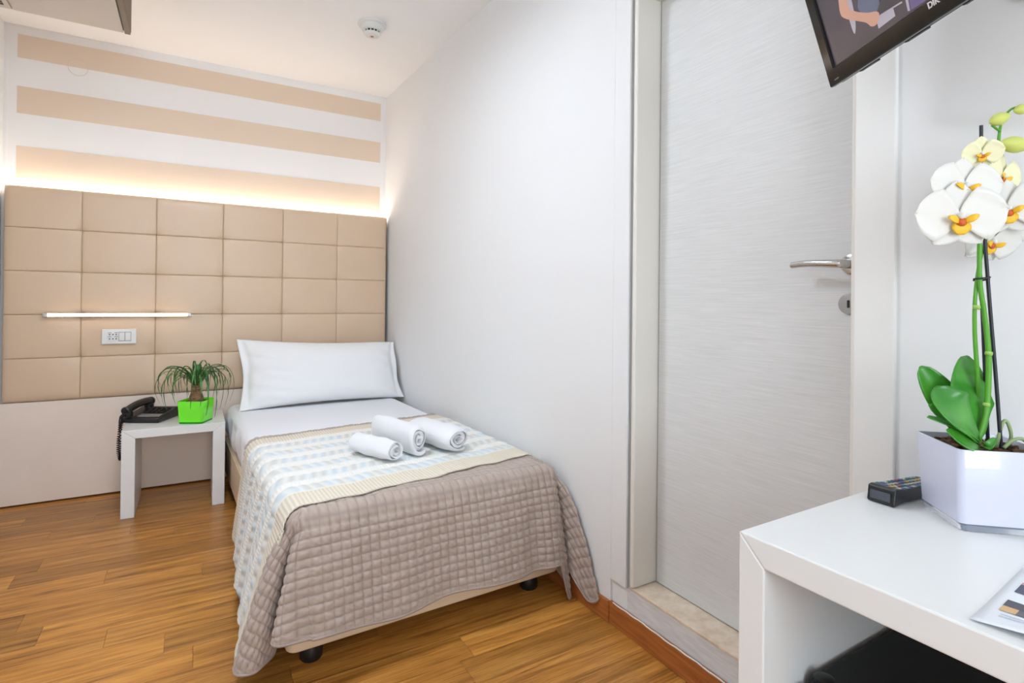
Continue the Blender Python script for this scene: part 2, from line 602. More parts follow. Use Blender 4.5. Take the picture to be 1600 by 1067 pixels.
HB(MB().box(HX0 + 0.004, HX1 + 0.004, 3.782, 3.806, 0.542, 1.672)).build('backing_board', MATS['dark_edge'], hb)
lp = HB(MB().box(HX0 - 0.012, HX1, 3.772, 3.79, 0.010, 0.541)).build('lower_panel', MATS['panel_beige'], hb, bevel=0.0015)
xs = [-0.836, -0.513, -0.173, 0.168, 0.505, 0.844, 1.181]
zs = [0.544, 0.772, 1.003, 1.232, 1.459, 1.677]
for i in range(6):
    for j in range(5):
        x0, x1, z0, z1 = xs[i], xs[i + 1], zs[j], zs[j + 1]
        nu, nv = 33, 25
        cu = 0.5 - 0.5 * np.cos(np.linspace(0, PI, nu))
        cw = 0.5 - 0.5 * np.cos(np.linspace(0, PI, nv))
        cu = 0.2 * np.linspace(0, 1, nu) + 0.8 * cu
        cw = 0.2 * np.linspace(0, 1, nv) + 0.8 * cw
        g = 0.0005
        X = (x0 + g) + (x1 - x0 - 2 * g) * cu[:, None] + 0 * cw[None]
        Z = (z0 + g) + (z1 - z0 - 2 * g) * cw[None] + 0 * cu[:, None]
        ex = np.minimum(X - x0, x1 - X)
        ez = np.minimum(Z - z0, z1 - Z)
        e = np.minimum(ex, ez)
        H = 0.0034 * (1 - np.exp(-e / 0.0022))
        H += 0.0022 * np.sqrt(np.clip(np.sin(PI * cu)[:, None] * np.sin(PI * cw)[None], 0, 1))
        for ci, xc in ((i, x0), (i + 1, x1)):
            for cj, zc in ((j, z0), (j + 1, z1)):
                if 0 < ci < 6 and 0 < cj < 5:
                    d = np.hypot((X - xc), (Z - zc) * 1.1)
                    H -= 0.010 * np.exp(-d / 0.014) + 0.010 * np.exp(-d / 0.045)
        if i == 0:
            H -= 0.012 * np.exp(-(X - x0) / 0.012)
        if i == 5:
            H -= 0.012 * np.exp(-(x1 - X) / 0.012)
        if j == 0:
            H -= 0.012 * np.exp(-(Z - z0) / 0.012)
        if j == 4:
            H -= 0.012 * np.exp(-(z1 - Z) / 0.012)
        Y = np.minimum(HY + 0.006 - H, 3.7805)
        P = np.stack([X, Y, Z], -1)
        # wrap the rim back to the board
        P2 = np.pad(P, ((1, 1), (1, 1), (0, 0)), mode='edge')
        P2[0, :, 1] = P2[-1, :, 1] = 3.783
        P2[:, 0, 1] = P2[:, -1, 1] = 3.783
        HB(MB().grid(P2)).build('pad', MATS['leather'], hb, smooth=True, sharp=60)

# warm LED strip lying in the slot behind the headboard
led = thing('led_strip', 'warm glowing light strip hidden behind the top of the headboard', 'light strip', (0.17, 3.834, 1.655))
MB().box(-1.0, 1.0, -0.018, 0.018, -0.012, 0.0).build('channel', MATS['alu'], led)
MB().box(-0.995, 0.995, -0.012, 0.012, 0.0, 0.004).build('diffuser', MATS['led_strip'], led)

# reading lamp bar and socket plate
rl = thing('reading_lamp', 'slim glowing horizontal tube lamp fixed to the headboard', 'lamp', (-0.332, 3.752, 1.001))
MB().box(-0.334, 0.334, -0.020, 0.008, -0.0095, 0.0095).build('housing', MATS['alu'], rl, bevel=0.002)
MB().box(-0.318, 0.318, -0.0245, -0.018, -0.0085, 0.0085).build('diffuser', MATS['tube_diffuser'], rl, bevel=0.002)
MB().box(-0.337, -0.325, -0.025, 0.008, -0.0105, 0.0105).build('end_cap', MATS['alu'], rl, bevel=0.0015)
MB().box(0.325, 0.337, -0.025, 0.008, -0.0105, 0.0105).build('end_cap', MATS['alu'], rl, bevel=0.0015)

sp = thing('socket_plate', 'white socket and switch plate on the headboard under the tube lamp', 'socket', (-0.340, 3.752, 0.880))
MB().box(-0.079, 0.079, -0.010, 0.0, -0.0415, 0.0415).build('plate', MATS['lacquer_white'], sp, bevel=0.004, bseg=3)
MB().box(-0.053, -0.003, -0.0125, -0.009, -0.0235, 0.0235).build('socket_module', MATS['lacquer_white'], sp, bevel=0.001)
for sx in (-0.043, -0.028, -0.013):
    for sz in (-0.012, 0.012):
        MB().lathe([(0, 0), (0.0034, 0), (0.0034, 0.001), (0, 0.001)], 12, Matrix.Translation((sx, -0.0125, sz)) @ Matrix.Rotation(rad(90), 4, 'X')).build('socket_hole', MATS['keyhole'], sp)
for sx in (-0.043, -0.013):
    for sz in (-0.0, 0.022):
        MB().box(sx - 0.008, sx + 0.008, -0.0134, -0.0124, sz - 0.0012, sz + 0.0012).build('socket_slot', MATS['keyhole'], sp)
for sx in (0.0125, 0.0405):
    MB().box(sx - 0.0125, sx + 0.0125, -0.0145, -0.009, -0.0225, 0.0225).build('rocker_switch', MATS['lacquer_white'], sp, bevel=0.0012)
MB().box(-0.002, 0.055, -0.0112, -0.0095, -0.0255, 0.0255).build('switch_surround', MATS['seam'], sp)

# ------------------------------------------------------------------ bed
BW, BL, RR, ZT = 0.975, 2.02, 0.05, 0.472
BO = (0.25, 1.68, 0.0)
BROT = rad(1.8)
bed = thing('bed', 'single bed base in cream leatherette on black feet against the white wall', 'bed', BO, BROT)


def rrect(x0, x1, y0, y1, r, n=8):
    pts = []
    for cx, cy, a0 in ((x1 - r, y0 + r, -90), (x1 - r, y1 - r, 0), (x0 + r, y1 - r, 90), (x0 + r, y0 + r, 180)):
        for k in range(n + 1):
            a = rad(a0 + 90 * k / n)
            pts.append((cx + r * math.cos(a), cy + r * math.sin(a)))
    return pts


MB().prism(rrect(0.0, BW, 0.0, BL, 0.03), 0.075, 0.285).build('base', MATS['bed_leather'], bed, smooth=True, bevel=0.008, bseg=3, sharp=50)
MB().tube([(0.0, 0.03, 0.272)] + [(-0.001, y_, 0.272) for y_ in np.linspace(0.1, BL, 12)], 0.004, 6).build('piping', MATS['bed_leather'], bed, smooth=True)
for fx, fy in ((0.085, 0.085), (BW - 0.085, 0.085), (0.085, BL - 0.1), (BW - 0.085, BL - 0.1)):
    MB().lathe([(0.0, 0.0), (0.030, 0.0), (0.034, 0.006), (0.034, 0.04), (0.028, 0.052), (0.028, 0.078), (0, 0.078)], 24, cx=fx, cy=fy).build('foot', MATS['black_plastic'], bed, smooth=True, sharp=40)

mt = thing('mattress', 'mattress wrapped in a smooth white sheet on the cream bed base', 'mattress', BO, BROT)
# mattress with the tucked sheet: rounded slab, sheet bulging over the side
prof = []
for k in range(7):
    a = k / 6 * PI / 2
    prof.append((-RR + RR * math.sin(a), ZT - 0.004 - RR * (1 - math.cos(a))))
prof += [(0.003, 0.40), (0.006, 0.37), (0.004, 0.33), (-0.004, 0.30), (-0.02, 0.288)]
base = rrect(0.004, BW - 0.004, 0.03, BL - 0.005, 0.06, 10)
dens = []
for i in range(len(base)):
    a, b = Vector(base[i]), Vector(base[(i + 1) % len(base)])
    k = max(1, int((b - a).length / 0.03))
    dens += [a.lerp(b, t / k) for t in range(k)]
cx, cy = BW / 2, BL / 2
n = len(dens)
rings = []
for j, (off, z) in enumerate(prof):
    ring = []
    for i, p in enumerate(dens):
        t = (dens[(i + 1) % n] - dens[i - 1]).normalized()
        nrm = Vector((t.y, -t.x))
        w = 0.0
        if z < 0.42:
            w = 0.005 * math.sin(i * 0.9 + z * 20) + 0.004 * math.sin(i * 0.37 - z * 31)
        q = p + nrm * (off + w)
        zz = z + (0.012 * math.sin(i * 0.33) if j >= len(prof) - 2 else 0)
        ring.append((q.x, q.y, zz))
    rings.append(ring)
mb = MB().grid(np.array(rings), closev=True)
mb.f.append(tuple(range(n)))
mb.f.append(tuple(reversed(range((len(prof) - 1) * n, len(prof) * n))))
mb.build('sheet', MATS['sheet_white'], mt, smooth=True, sharp=60)
# ---- quilt: one cloth, top plus skirt with a pleat at both foot corners
ZQ = ZT + 0.004
T1 = 1.015
HEML, HEMF = 0.07, 0.135


def left_bottom(t):
    f = np.clip(1 - t / T1, 0, 1)
    x = -(0.035 + 0.082 * f ** 1.3) - 0.010 * np.sin(t * 13.0 + 0.6) * f - 0.006 * np.sin(t * 29.0)
    z = HEML + 0.02 * (1 - f) - 0.012 * f + 0.008 * np.sin(t * 11)
    return x, z


def right_bottom(t):
    x = BW + 0.006 + 0 * t
    z = 0.10 + 0 * t
    return x, z


def ctrl(pts, n):
    return np.array([tuple(p) for p in catmull([(a, b, c) for a, b, c in pts], n)])


nL, nC, nF = 220, 150, 270
tl = np.linspace(T1, RR, nL)
xl, zl = left_bottom(tl)
seg_left = np.stack([xl, tl, zl], -1)
xe, ze = left_bottom(np.array([RR]))
cl = ctrl([(xe[0], RR, ze[0]), (xe[0] - 0.006, 0.025, 0.074), (xe[0] - 0.002, -0.008, 0.074), (-0.092, -0.018, 0.072), (-0.062, 0.0, 0.076), (-0.030, 0.045, 0.07), (-0.012, 0.085, 0.10),
           (-0.016, 0.045, 0.13), (-0.035, -0.020, 0.150), (-0.048, -0.055, 0.158), (-0.030, -0.072, 0.155), (RR, -0.068, 0.148)], nC)
sf = np.linspace(RR, BW - RR, nF)
k = np.clip((sf - 0.80) / 0.12, 0, 1)
yf = -0.062 - 0.010 * np.sin(sf * 9.0 + 0.5) - 0.006 * np.sin(sf * 23) + 0.025 * np.exp(-((sf - 0.83) / 0.05) ** 2)
zf = HEMF + 0.013 * (1 - sf / BW) + 0.005 * np.sin(sf * 15) - 0.01 * np.exp(-((sf - 0.25) / 0.2) ** 2)
seg_front = np.stack([sf, yf, zf], -1)
cr_ = ctrl([tuple(seg_front[-1]), (0.938, -0.078, 0.075), (0.955, -0.080, 0.015), (0.972, -0.066, 0.022), (0.972, -0.020, 0.06), (0.960, 0.030, 0.10), (0.965, 0.030, 0.14), (0.975, -0.02, 0.13),
            (0.980, -0.09, 0.075), (0.983, -0.16, 0.035), (0.987, -0.205, 0.060), (0.990, -0.15, 0.085), (0.986, -0.03, 0.09), (BW + 0.006, RR, 0.10)], nC)
trr = np.linspace(RR, T1 + 0.10, 90)
xr, zr = right_bottom(trr)
seg_right = np.stack([xr, trr, zr], -1)
BOT = np.concatenate([seg_left, cl[1:], seg_front[1:], cr_[1:], seg_right[1:]])
inset = np.concatenate([np.stack([0 * tl + RR, tl], -1), np.full((nC - 1, 2), RR), np.stack([sf, 0 * sf + RR], -1)[1:],
                        np.tile([[BW - RR, RR]], (nC - 1, 1)), np.stack([0 * trr + BW - RR, trr], -1)[1:]])
ang = np.concatenate([np.full(nL, PI), np.linspace(PI, 1.5 * PI, nC)[1:], np.full(nF - 1, 1.5 * PI), np.linspace(1.5 * PI, 2 * PI, nC)[1:], np.full(89, 2 * PI)])
early = np.concatenate([np.full(nL, 1.0), np.full(nC - 1, 0.72), np.full(nF - 1, 0.75), 0.75 + (0.52 - 0.75) * np.clip(np.linspace(0, 3, nC)[1:] - 0.8, 0, 1), np.full(89, 1.0)])
nrm = np.stack([np.cos(ang), np.sin(ang)], -1)
NU = len(BOT)
rowsP, rowsD = [], []
for k in range(9):
    a = k / 8 * PI / 2
    q = inset + nrm * (RR * math.sin(a))
    rowsP.append(np.concatenate([q, np.full((NU, 1), ZQ - RR * (1 - math.cos(a)))], 1))
    rowsD.append(np.full(NU, RR * a))
E0 = inset + nrm * RR
zE = ZQ - RR
NV = 112
for k in range(1, NV + 1):
    v = k / NV
    g = v ** early
    q = E0 + (BOT[:, :2] - E0) * g[:, None]
    z = zE + (BOT[:, 2] - zE) * v
    rowsP.append(np.concatenate([q, z[:, None]], 1))
    rowsD.append(RR * PI / 2 + (zE - BOT[:, 2]) * v)
P = np.stack(rowsP, 1)          # NU x NVT x 3
D = np.stack(rowsD, 1)
S = inset[:, 0][:, None] + nrm[:, 0][:, None] * D
T = inset[:, 1][:, None] + nrm[:, 1][:, None] * D


def smooth_normals(P):
    du = np.gradient(P, axis=0)
    dv = np.gradient(P, axis=1)
    nn = np.cross(du, dv)
    ln = np.linalg.norm(nn, axis=-1, keepdims=True)
    return nn / np.maximum(ln, 1e-9)


CELLS, CELLT = 0.029, 0.0245


def puff(S, T, amp=0.0062):
    a = np.abs(np.sin(PI * S / CELLS)) ** 0.40
    b = np.abs(np.sin(PI * T / CELLT)) ** 0.40
    return amp * (a * b)


Nn = smooth_normals(P)
mid = nL + nC + nF // 2
if Nn[mid, 60, 1] > 0:
    Nn = -Nn
# the fan at the corner has no width in its first row
Nn[:, 0] = (0, 0, 1)
wr_ = 0.0009 * (np.sin(S * 61 + T * 17 + 2 * np.sin(T * 23)) + np.sin(T * 71 - S * 29 + 1.3)) + 0.0007 * np.sin(S * 180 + 3 * np.sin(T * 95)) * np.sin(T * 150 + 2 * np.sin(S * 70))
disp = puff(S, T) + wr_
hemd = (D[:, -1:] - D)
disp = np.where(hemd < 0.012, 0.004, disp)
P2 = P + Nn * disp[..., None]
qm = MB().grid(P2)
gx = np.linspace(RR, BW - RR, 260)
gy = np.linspace(0, 1, 300)
GX, GQ = np.meshgrid(gx, gy, indexing='ij')
GY = RR + (T1 + 0.10 * (GX - RR) / (BW - 2 * RR) - RR) * GQ
GZ = ZQ + puff(GX, GY, 0.0030) + 0.0009 * (np.sin(GX * 61 + GY * 17 + 2 * np.sin(GY * 23)) + np.sin(GY * 71 - GX * 29 + 1.3))
qm.grid(np.stack([GX, GY, GZ], -1))
quilt = thing('quilt', 'grey-taupe quilted bedspread draped over the foot of the bed', 'bedspread', BO, BROT)
qo = qm.build('quilted_cloth', MATS['quilt_fabric'], quilt, smooth=True)
qs = np.concatenate([np.stack([S, T], -1).reshape(-1, 2), np.stack([GX, GY], -1).reshape(-1, 2)])
CL = np.array([CELLS, CELLT])
dline = np.abs(qs / CL - np.round(qs / CL)) * CL
seam_shade = 1 - 0.26 * np.exp(-(dline.min(1) / 0.0017) ** 2)  # crease shade along the stitched seams, put into the cloth colour
tone = 1 + 0.05 * np.sin(qs[:, 0] * 310 + 2 * np.sin(qs[:, 1] * 170)) * np.sin(qs[:, 1] * 260)
qc = np.array(lin((180, 163, 152)))[None] * (seam_shade * tone)[:, None]
ca = qo.data.color_attributes.new('weave', 'FLOAT_COLOR', 'POINT')
ca.data.foreach_set('color', np.concatenate([qc, np.ones((len(qc), 1))], -1).reshape(-1).astype(np.float32))
bm = bmesh.new()
bm.from_mesh(qo.data)
bmesh.ops.remove_doubles(bm, verts=bm.verts, dist=0.0004)
bmesh.ops.recalc_face_normals(bm, faces=bm.faces)
bm.to_mesh(qo.data)
bm.free()
sd = qo.modifiers.new('thickness', 'SOLIDIFY')
sd.thickness = 0.004
sd.offset = -1
# bound hem
hem_pts = [tuple(p) for p in (P[:, -1] + Nn[:, -1] * 0.002)[::2]]
MB().tube(hem_pts, 0.0042, 6).build('hem_binding', MATS['quilt_hem'], quilt, smooth=True)

# ---- knitted throw across the bed, hanging on the aisle side
throw = thing('throw', 'cream knitted throw with pale blue braided stripes spread over the quilt', 'throw', BO, BROT)


def bed_surface(s, t):
    """cloth coordinates -> point on the bedspread (no pleats)"""
    s = np.asarray(s, float)
    t = np.asarray(t, float)
    x = s.copy()
    z = np.full_like(s, ZQ)
    xb, zb = left_bottom(t)
    dl = RR - s
    m = dl > 0
    a = np.clip(dl / RR, 0, PI / 2)
    v = np.clip((dl - RR * PI / 2) / (zE - zb), 0, 1.2)
    x = np.where(m, np.where(dl < RR * PI / 2, RR - RR * np.sin(a), xb * v), x)
    z = np.where(m, np.where(dl < RR * PI / 2, ZQ - RR * (1 - np.cos(a)), zE + (zb - zE) * v), z)
    dr = s - (BW - RR)
    m = dr > 0
    a = np.clip(dr / RR, 0, PI / 2)
    v = np.clip((dr - RR * PI / 2) / 0.33, 0, 1)
    x = np.where(m, np.where(dr < RR * PI / 2, BW - RR + RR * np.sin(a), BW + 0.003 * v), x)
    z = np.where(m, np.where(dr < RR * PI / 2, ZQ - RR * (1 - np.cos(a)), zE - 0.33 * v), z)
    return np.stack([x, t, z], -1)


ns, ntt = 440, 220
s1 = np.linspace(-0.372, BW + 0.10, ns)
q1 = np.linspace(0, 1, ntt)
SS, QQ = np.meshgrid(s1, q1, indexing='ij')
f = np.clip(SS, -0.05, BW) / BW
tfront = 0.035 + 0.135 * f + 0.006 * np.sin(SS * 22) + 0.004 * np.sin(SS * 47)
thead = 0.948 + 0.100 * np.clip(f, 0, 1) + 0.004 * np.sin(SS * 31)
tfront += np.clip(-SS - 0.05, 0, 1) * 0.02
TT = tfront + (thead - tfront) * QQ
PT = bed_surface(SS, TT)
Nt = smooth_normals(PT)
if Nt[ns // 2, ntt // 2, 2] < 0:
    Nt = -Nt
wid = 0.90
dist = QQ * wid
BRD0, BRD1 = 0.110, 0.095
inner = (dist > BRD0) & (dist < wid - BRD1)
rib = 0.5 + 0.5 * np.cos(2 * PI * SS / 0.0125)
base_h = 0.0068 + 0.0045 * (1 - np.clip(Nt[..., 2], 0, 1))
hgt = base_h + 0.0026 * rib
bandw = (wid - BRD0 - BRD1) / 6.0
bp_ = (dist - BRD0) / bandw
bi = np.floor(bp_)
bf = bp_ - bi
tw = 0.5 + 0.5 * np.sin(2 * PI * (SS / 0.036) + 5.0 * (bf - 0.5) * np.where(bi % 2 == 0, 1, -1) + bi * 1.7)
rope = np.clip(1 - ((bf - 0.30) / 0.30) ** 2, 0, 1)
rope2 = np.clip(1 - ((bf - 0.82) / 0.20) ** 2, 0, 1)
hin = base_h + 0.0070 * np.sqrt(rope) * (0.45 + 0.55 * tw) + 0.0065 * np.sqrt(rope2) * (0.8 + 0.2 * np.sin(2 * PI * SS / 0.012))
hgt = np.where(inner, hin, hgt)
wav = 0.0012 * np.sin(SS * 9 + 1) * np.sin(TT * 12)
PTd = PT + Nt * (hgt + wav + 0.001)[..., None]
tm = MB().grid(PTd)
to = tm.build('knit', MATS['throw_knit'], throw, smooth=True)
cream = np.array(lin((232, 224, 207)))
cream_d = np.array(lin((212, 200, 180)))
white = np.array(lin((234, 233, 228)))
blue = np.array(lin((203, 215, 220)))
greyc = np.array(lin((208, 208, 204)))
colr = cream_d + (cream - cream_d) * rib[..., None]
nz = 0.5 + 0.5 * np.sin(SS * 41 + bi * 2.1) * np.sin(SS * 17 + bi)
twc = np.where(nz[..., None] > 0.45, blue, greyc)
cin = white + (twc - white) * ((0.35 + 0.65 * tw) * np.clip(rope * 2.2, 0, 1))[..., None]
cin = np.where((rope2 > 0.1)[..., None], white, cin)
cin = np.where(((rope <= 0.06) & (rope2 <= 0.06))[..., None], cream, cin)
colr = np.where(inner[..., None], cin, colr)
ca = to.data.color_attributes.new('weave', 'FLOAT_COLOR', 'POINT')
ca.data.foreach_set('color', np.concatenate([colr, np.ones(colr.shape[:2] + (1,))], -1).reshape(-1).astype(np.float32))
sd = to.modifiers.new('thickness', 'SOLIDIFY')
sd.thickness = 0.004
sd.offset = -1

# ---- pillow leaning on the headboard
pl = thing('pillow', 'large white pillow leaning upright against the headboard', 'pillow', (0.722, 3.50, ZT), BROT)
nu, nv = 110, 60
U = np.linspace(-1, 1, nu)[:, None] * np.ones((1, nv))
V = np.ones((nu, 1)) * np.linspace(-1, 1, nv)[None]
PWD, PHT, PTH = 0.480, 0.207, 0.098
core = 0.93
uu = np.clip(np.abs(U) / core, 0, 1)
th = PTH * np.power(np.clip(1 - uu ** 3.2, 0, 1), 0.55) * np.power(np.clip(1 - np.abs(V) ** 2.6, 0, 1), 0.55)
wr1 = (0.0055 * np.sin(V * 14 + 5 * U) * np.exp(-((np.abs(U) - 0.82) / 0.10) ** 2) + 0.004 * np.sin(U * 5 + V * 3) * np.cos(V * 2.2) + 0.002 * np.sin(V * 21 + 9 * U) * np.exp(-((U + 0.7) / 0.25) ** 2)) * (1 - V ** 8)
pin = 1 - 0.06 * np.abs(U) ** 2 * (np.abs(V) ** 2)
xx = PWD * U * (1 - 0.03 * (1 - np.abs(U)) * 0) * (1 + 0.008 * np.sin(V * 4 + U) * (np.abs(U) > core))
xx = xx * (1 - 0.045 * (1 - V ** 2))
zz = PHT * V * (1 - 0.05 * (1 - U ** 2)) + 0.01 * U ** 2 * V - 0.020 * (U + 1) * (V + 1) * 0.5 - 0.012 * np.clip(U - 0.7, 0, 1) * (V + 1)
flw = 0.010 * np.sin(V * 5 + U * 3) * (uu >= 1)
# tilt: top leans back, rim sits on the mattress
tilt = rad(24)


def pil(sgn):
    yy_ = sgn * (th + 0.0025) + flw + wr1
    # sag: weight pushes the lower half forward
    yl = -0.0 + yy_ - 0.02 * (1 - V) * 0.5
    y_ = yl * math.cos(tilt) + (zz + PHT) * math.sin(tilt)
    z_ = -yl * math.sin(tilt) * 0.5 + (zz + PHT) * math.cos(tilt)
    return np.stack([xx, y_, z_], -1)


front, backs = pil(-1), pil(1)
zmin = min(front[..., 2].min(), backs[..., 2].min())
for A in (front, backs):
    A[..., 2] = np.maximum(A[..., 2], 0.0)
    A[..., 1] -= 0.055
    lim = 3.742 - 3.50
    A[..., 1] = np.minimum(A[..., 1], lim)
pm = MB().grid(front[::-1])
pm.grid(backs)
po = pm.build('pillowcase', MATS['pillow_white'], pl, smooth=True)
bm = bmesh.new()
bm.from_mesh(po.data)
# close the rim between both faces
k0 = nu * nv
bm.verts.ensure_lookup_table()
fi = lambda i, j: bm.verts[(nu - 1 - i) * nv + j]
bi_ = lambda i, j: bm.verts[k0 + i * nv + j]
edge = [(i, 0) for i in range(nu)] + [(nu - 1, j) for j in range(1, nv)] + [(i, nv - 1) for i in range(nu - 2, -1, -1)] + [(0, j) for j in range(nv - 2, 0, -1)]
for a, b in zip(edge, edge[1:] + edge[:1]):
    try:
        bm.faces.new((fi(*a), fi(*b), bi_(*b), bi_(*a)))
    except ValueError:
        pass
bmesh.ops.recalc_face_normals(bm, faces=bm.faces)
bm.to_mesh(po.data)
bm.free()
po.data.shade_smooth()


# ---- rolled towels
def towel(label, end, axis_deg, L, R, sxz, turns, seed):
    rs = random.Random(seed)
    t = thing('rolled_towel', label, 'towel', (end[0], end[1], end[2]), 0, 'rolled white towels on the throw')
    ax = Vector((math.sin(rad(axis_deg)), math.cos(rad(axis_deg)), 0))      # from the near end to the far end
    side = Vector((ax.y, -ax.x, 0))
    n = 150
    thick = R / (turns + 0.55) * 0.70
    pitch = R / (turns + 0.55)
    cen = []
    a0 = rs.random() * 6
    for i in range(n + 1):
        u = i / n
        a = u * turns * 2 * PI
        r = pitch * 0.42 + pitch * turns * u - thick / 2 + 0.001
        r *= 1 + 0.035 * math.sin(3 * a + a0) + 0.03 * math.sin(2 * a + a0 * 2)
        cen.append(Vector((r * math.cos(a - 1.0), r * math.sin(a - 1.0))))
    sec = []
    for sgn in (1, -1):
        rng_ = range(n + 1) if sgn == 1 else range(n, -1, -1)
        for i in rng_:
            tt = (cen[min(i + 1, n)] - cen[max(i - 1, 0)]).normalized()
            nn = Vector((tt.y, -tt.x))
            sec.append(cen[i] + nn * sgn * thick / 2)
    zlow = min(p.y for p in sec) * sxz[1]
    rings = []
    m_ = 22
    for k in range(m_ + 1):
        v = k / m_
        ease = 1 - 0.10 * math.exp(-v / 0.04) - 0.10 * math.exp(-(1 - v) / 0.04)
        ring = []
        for i, p in enumerate(sec):
            jit = 0.0012 * math.sin(i * 0.35 + v * 9 + a0) + 0.0010 * math.sin(i * 0.11 - v * 17)
            lx = p.x * sxz[0] * ease + jit
            lz = p.y * sxz[1] * ease + jit
            off = 0.006 * math.sin(i * 0.045 + a0) * (1 - v) + (0.004 * math.sin(i * 0.09 + a0))
            q = side * lx + ax * (v * L + off) + Vector((0, 0, lz - zlow))
            ring.append(tuple(q))
        rings.append(ring)
    mb = MB().grid(np.array(rings), closev=True)
    k = len(sec)
    N2 = n + 1
    for base_ in (0, m_ * k):
        for i in range(n):
            mb.f.append((base_ + i, base_ + i + 1, base_ + k - 2 - i, base_ + k - 1 - i))
    o = mb.build('towel_roll', MATS['towel_white'], t, smooth=True, sharp=70)
    bm = bmesh.new()
    bm.from_mesh(o.data)
    bmesh.ops.recalc_face_normals(bm, faces=bm.faces)
    bm.to_mesh(o.data)
    bm.free()
    return t


ZTW = ZQ + 0.0145
towel('smallest rolled white towel, in front at the left of the three', (0.672, 2.000, ZTW), -24, 0.23, 0.045, (1.0, 0.98), 3.0, 1)
towel('rolled white towel standing tall in the middle of the three', (0.776, 2.030, ZTW), -13, 0.30, 0.062, (0.84, 1.10), 3.0, 5)
towel('thick rolled white towel at the right, nearest the wall', (0.935, 2.010, ZTW), -14, 0.28, 0.062, (1.22, 0.92), 3.0, 9)

# ------------------------------------------------------------------ night table with phone and plant
NTX, NTY, NTH = -0.288, 3.318, 0.436
NW, ND = 0.457, 0.385
nt_ = thing('night_table', 'small white lacquered bridge-shaped night table beside the bed', 'table', (NTX, NTY, 0), rad(-0.6))


def bridge(parent, w, d, h, lt, tt, m, bevel=0.003):
    """two slab legs and a top, mitred; width along x, depth along y"""
    e = 0.0004
    M = frame_matrix((0, d, 0), (1, 0, 0), (0, 0, 1), (0, -1, 0))
    MB().prism([(0, 0), (lt, 0), (lt, h - tt), (e, h - e)], 0, d, M).build('leg', m, parent, bevel=bevel)
    MB().prism([(w - lt, 0), (w, 0), (w - e, h - e), (w - lt, h - tt)], 0, d, M).build('leg', m, parent, bevel=bevel)
    MB().prism([(2 * e, h), (lt + e, h - tt), (w - lt - e, h - tt), (w - 2 * e, h)], 0, d, M).build('tabletop', m, parent, bevel=bevel)


bridge(nt_, NW, ND, NTH, 0.058, 0.043, MATS['lacquer_white'], 0.0022)

# telephone
ph = thing('telephone', 'black corded desk telephone with its coiled cord hanging off the night table', 'telephone', (-0.176, 3.575, NTH + 0.001), rad(-28))
# local: x to the right, y away; handset along the left side
prof = [(0.0, 0.0), (0.0, 0.022), (0.03, 0.030), (0.18, 0.055), (0.20, 0.050), (0.20, 0.0)]
M = frame_matrix((-0.10, -0.10, 0), (0, 1, 0), (0, 0, 1), (1, 0, 0))
MB().prism(prof, 0, 0.195, M).build('body', MATS['black_plastic'], ph, bevel=0.005, bseg=3)
sl = math.atan2(0.025, 0.15)
MS = Matrix.Translation((0.02, 0.0, 0.0445)) @ Matrix.Rotation(sl, 4, 'X')
MB().box(-0.045, 0.068, -0.085, -0.045, -0.002, 0.0015).xf(MS).build('label_card', MATS['grey_plastic'], ph, bevel=0.0008)
for r_ in range(4):
    for c_ in range(4):
        MB().box(-0.038 + c_ * 0.026, -0.020 + c_ * 0.026, -0.035 + r_ * 0.024, -0.021 + r_ * 0.024, -0.002, 0.004).xf(MS).build('key', MATS['grey_plastic'] if (c_ + r_) % 5 == 9 else MATS['black_matte'], ph, bevel=0.001)
hs = MB()
hp = catmull([(-0.068, -0.112, 0.058), (-0.068, -0.08, 0.070), (-0.068, 0.0, 0.084), (-0.068, 0.08, 0.084), (-0.068, 0.112, 0.076)], 24)
hr = [0.020, 0.025, 0.026, 0.025] + [0.020] * 16 + [0.024, 0.025, 0.024, 0.018]
hs.tube(hp, hr, 14)
ho = hs.build('handset', MATS['black_plastic'], ph, smooth=True, sharp=50)
for yc, zc in ((-0.090, 0.052), (0.090, 0.066)):
    MB().lathe([(0, 0), (0.021, 0), (0.024, 0.006), (0.022, 0.026), (0, 0.028)], 20, cx=-0.068, cy=yc).xf(Matrix.Translation((0, 0, zc - 0.018))).build('ear_cap', MATS['black_plastic'], ho, smooth=True, sharp=40)
# coiled cord: from the handset's end over the table edge, hanging down
Minv = (Matrix.Translation(ph.location) @ Matrix.Rotation(rad(-28), 4, 'Z')).inverted()
path = catmull([Minv @ Vector(p) for p in ((-0.282, 3.518, 0.486), (-0.300, 3.505, 0.480), (-0.306, 3.495, 0.465), (-0.308, 3.48, 0.425), (-0.313, 3.475, 0.36), (-0.312, 3.47, 0.30), (-0.304, 3.47, 0.262), (-0.306, 3.48, 0.285), (-0.309, 3.50, 0.34), (-0.307, 3.52, 0.42), (-0.298, 3.53, 0.449), (-0.26, 3.54, 0.449))], 420)
coil = []
for i, p in enumerate(path):
    t = (path[min(i + 1, 419)] - path[max(i - 1, 0)]).normalized()
    a = t.cross(Vector((0.3, 0.9, 0.2))).normalized()
    b = t.cross(a)
    coil.append(p + (a * math.cos(i * 0.95) + b * math.sin(i * 0.95)) * 0.0066)
MB().tube(coil, 0.0023, 5).build('coiled_cord', MATS['black_matte'], ph, smooth=True)


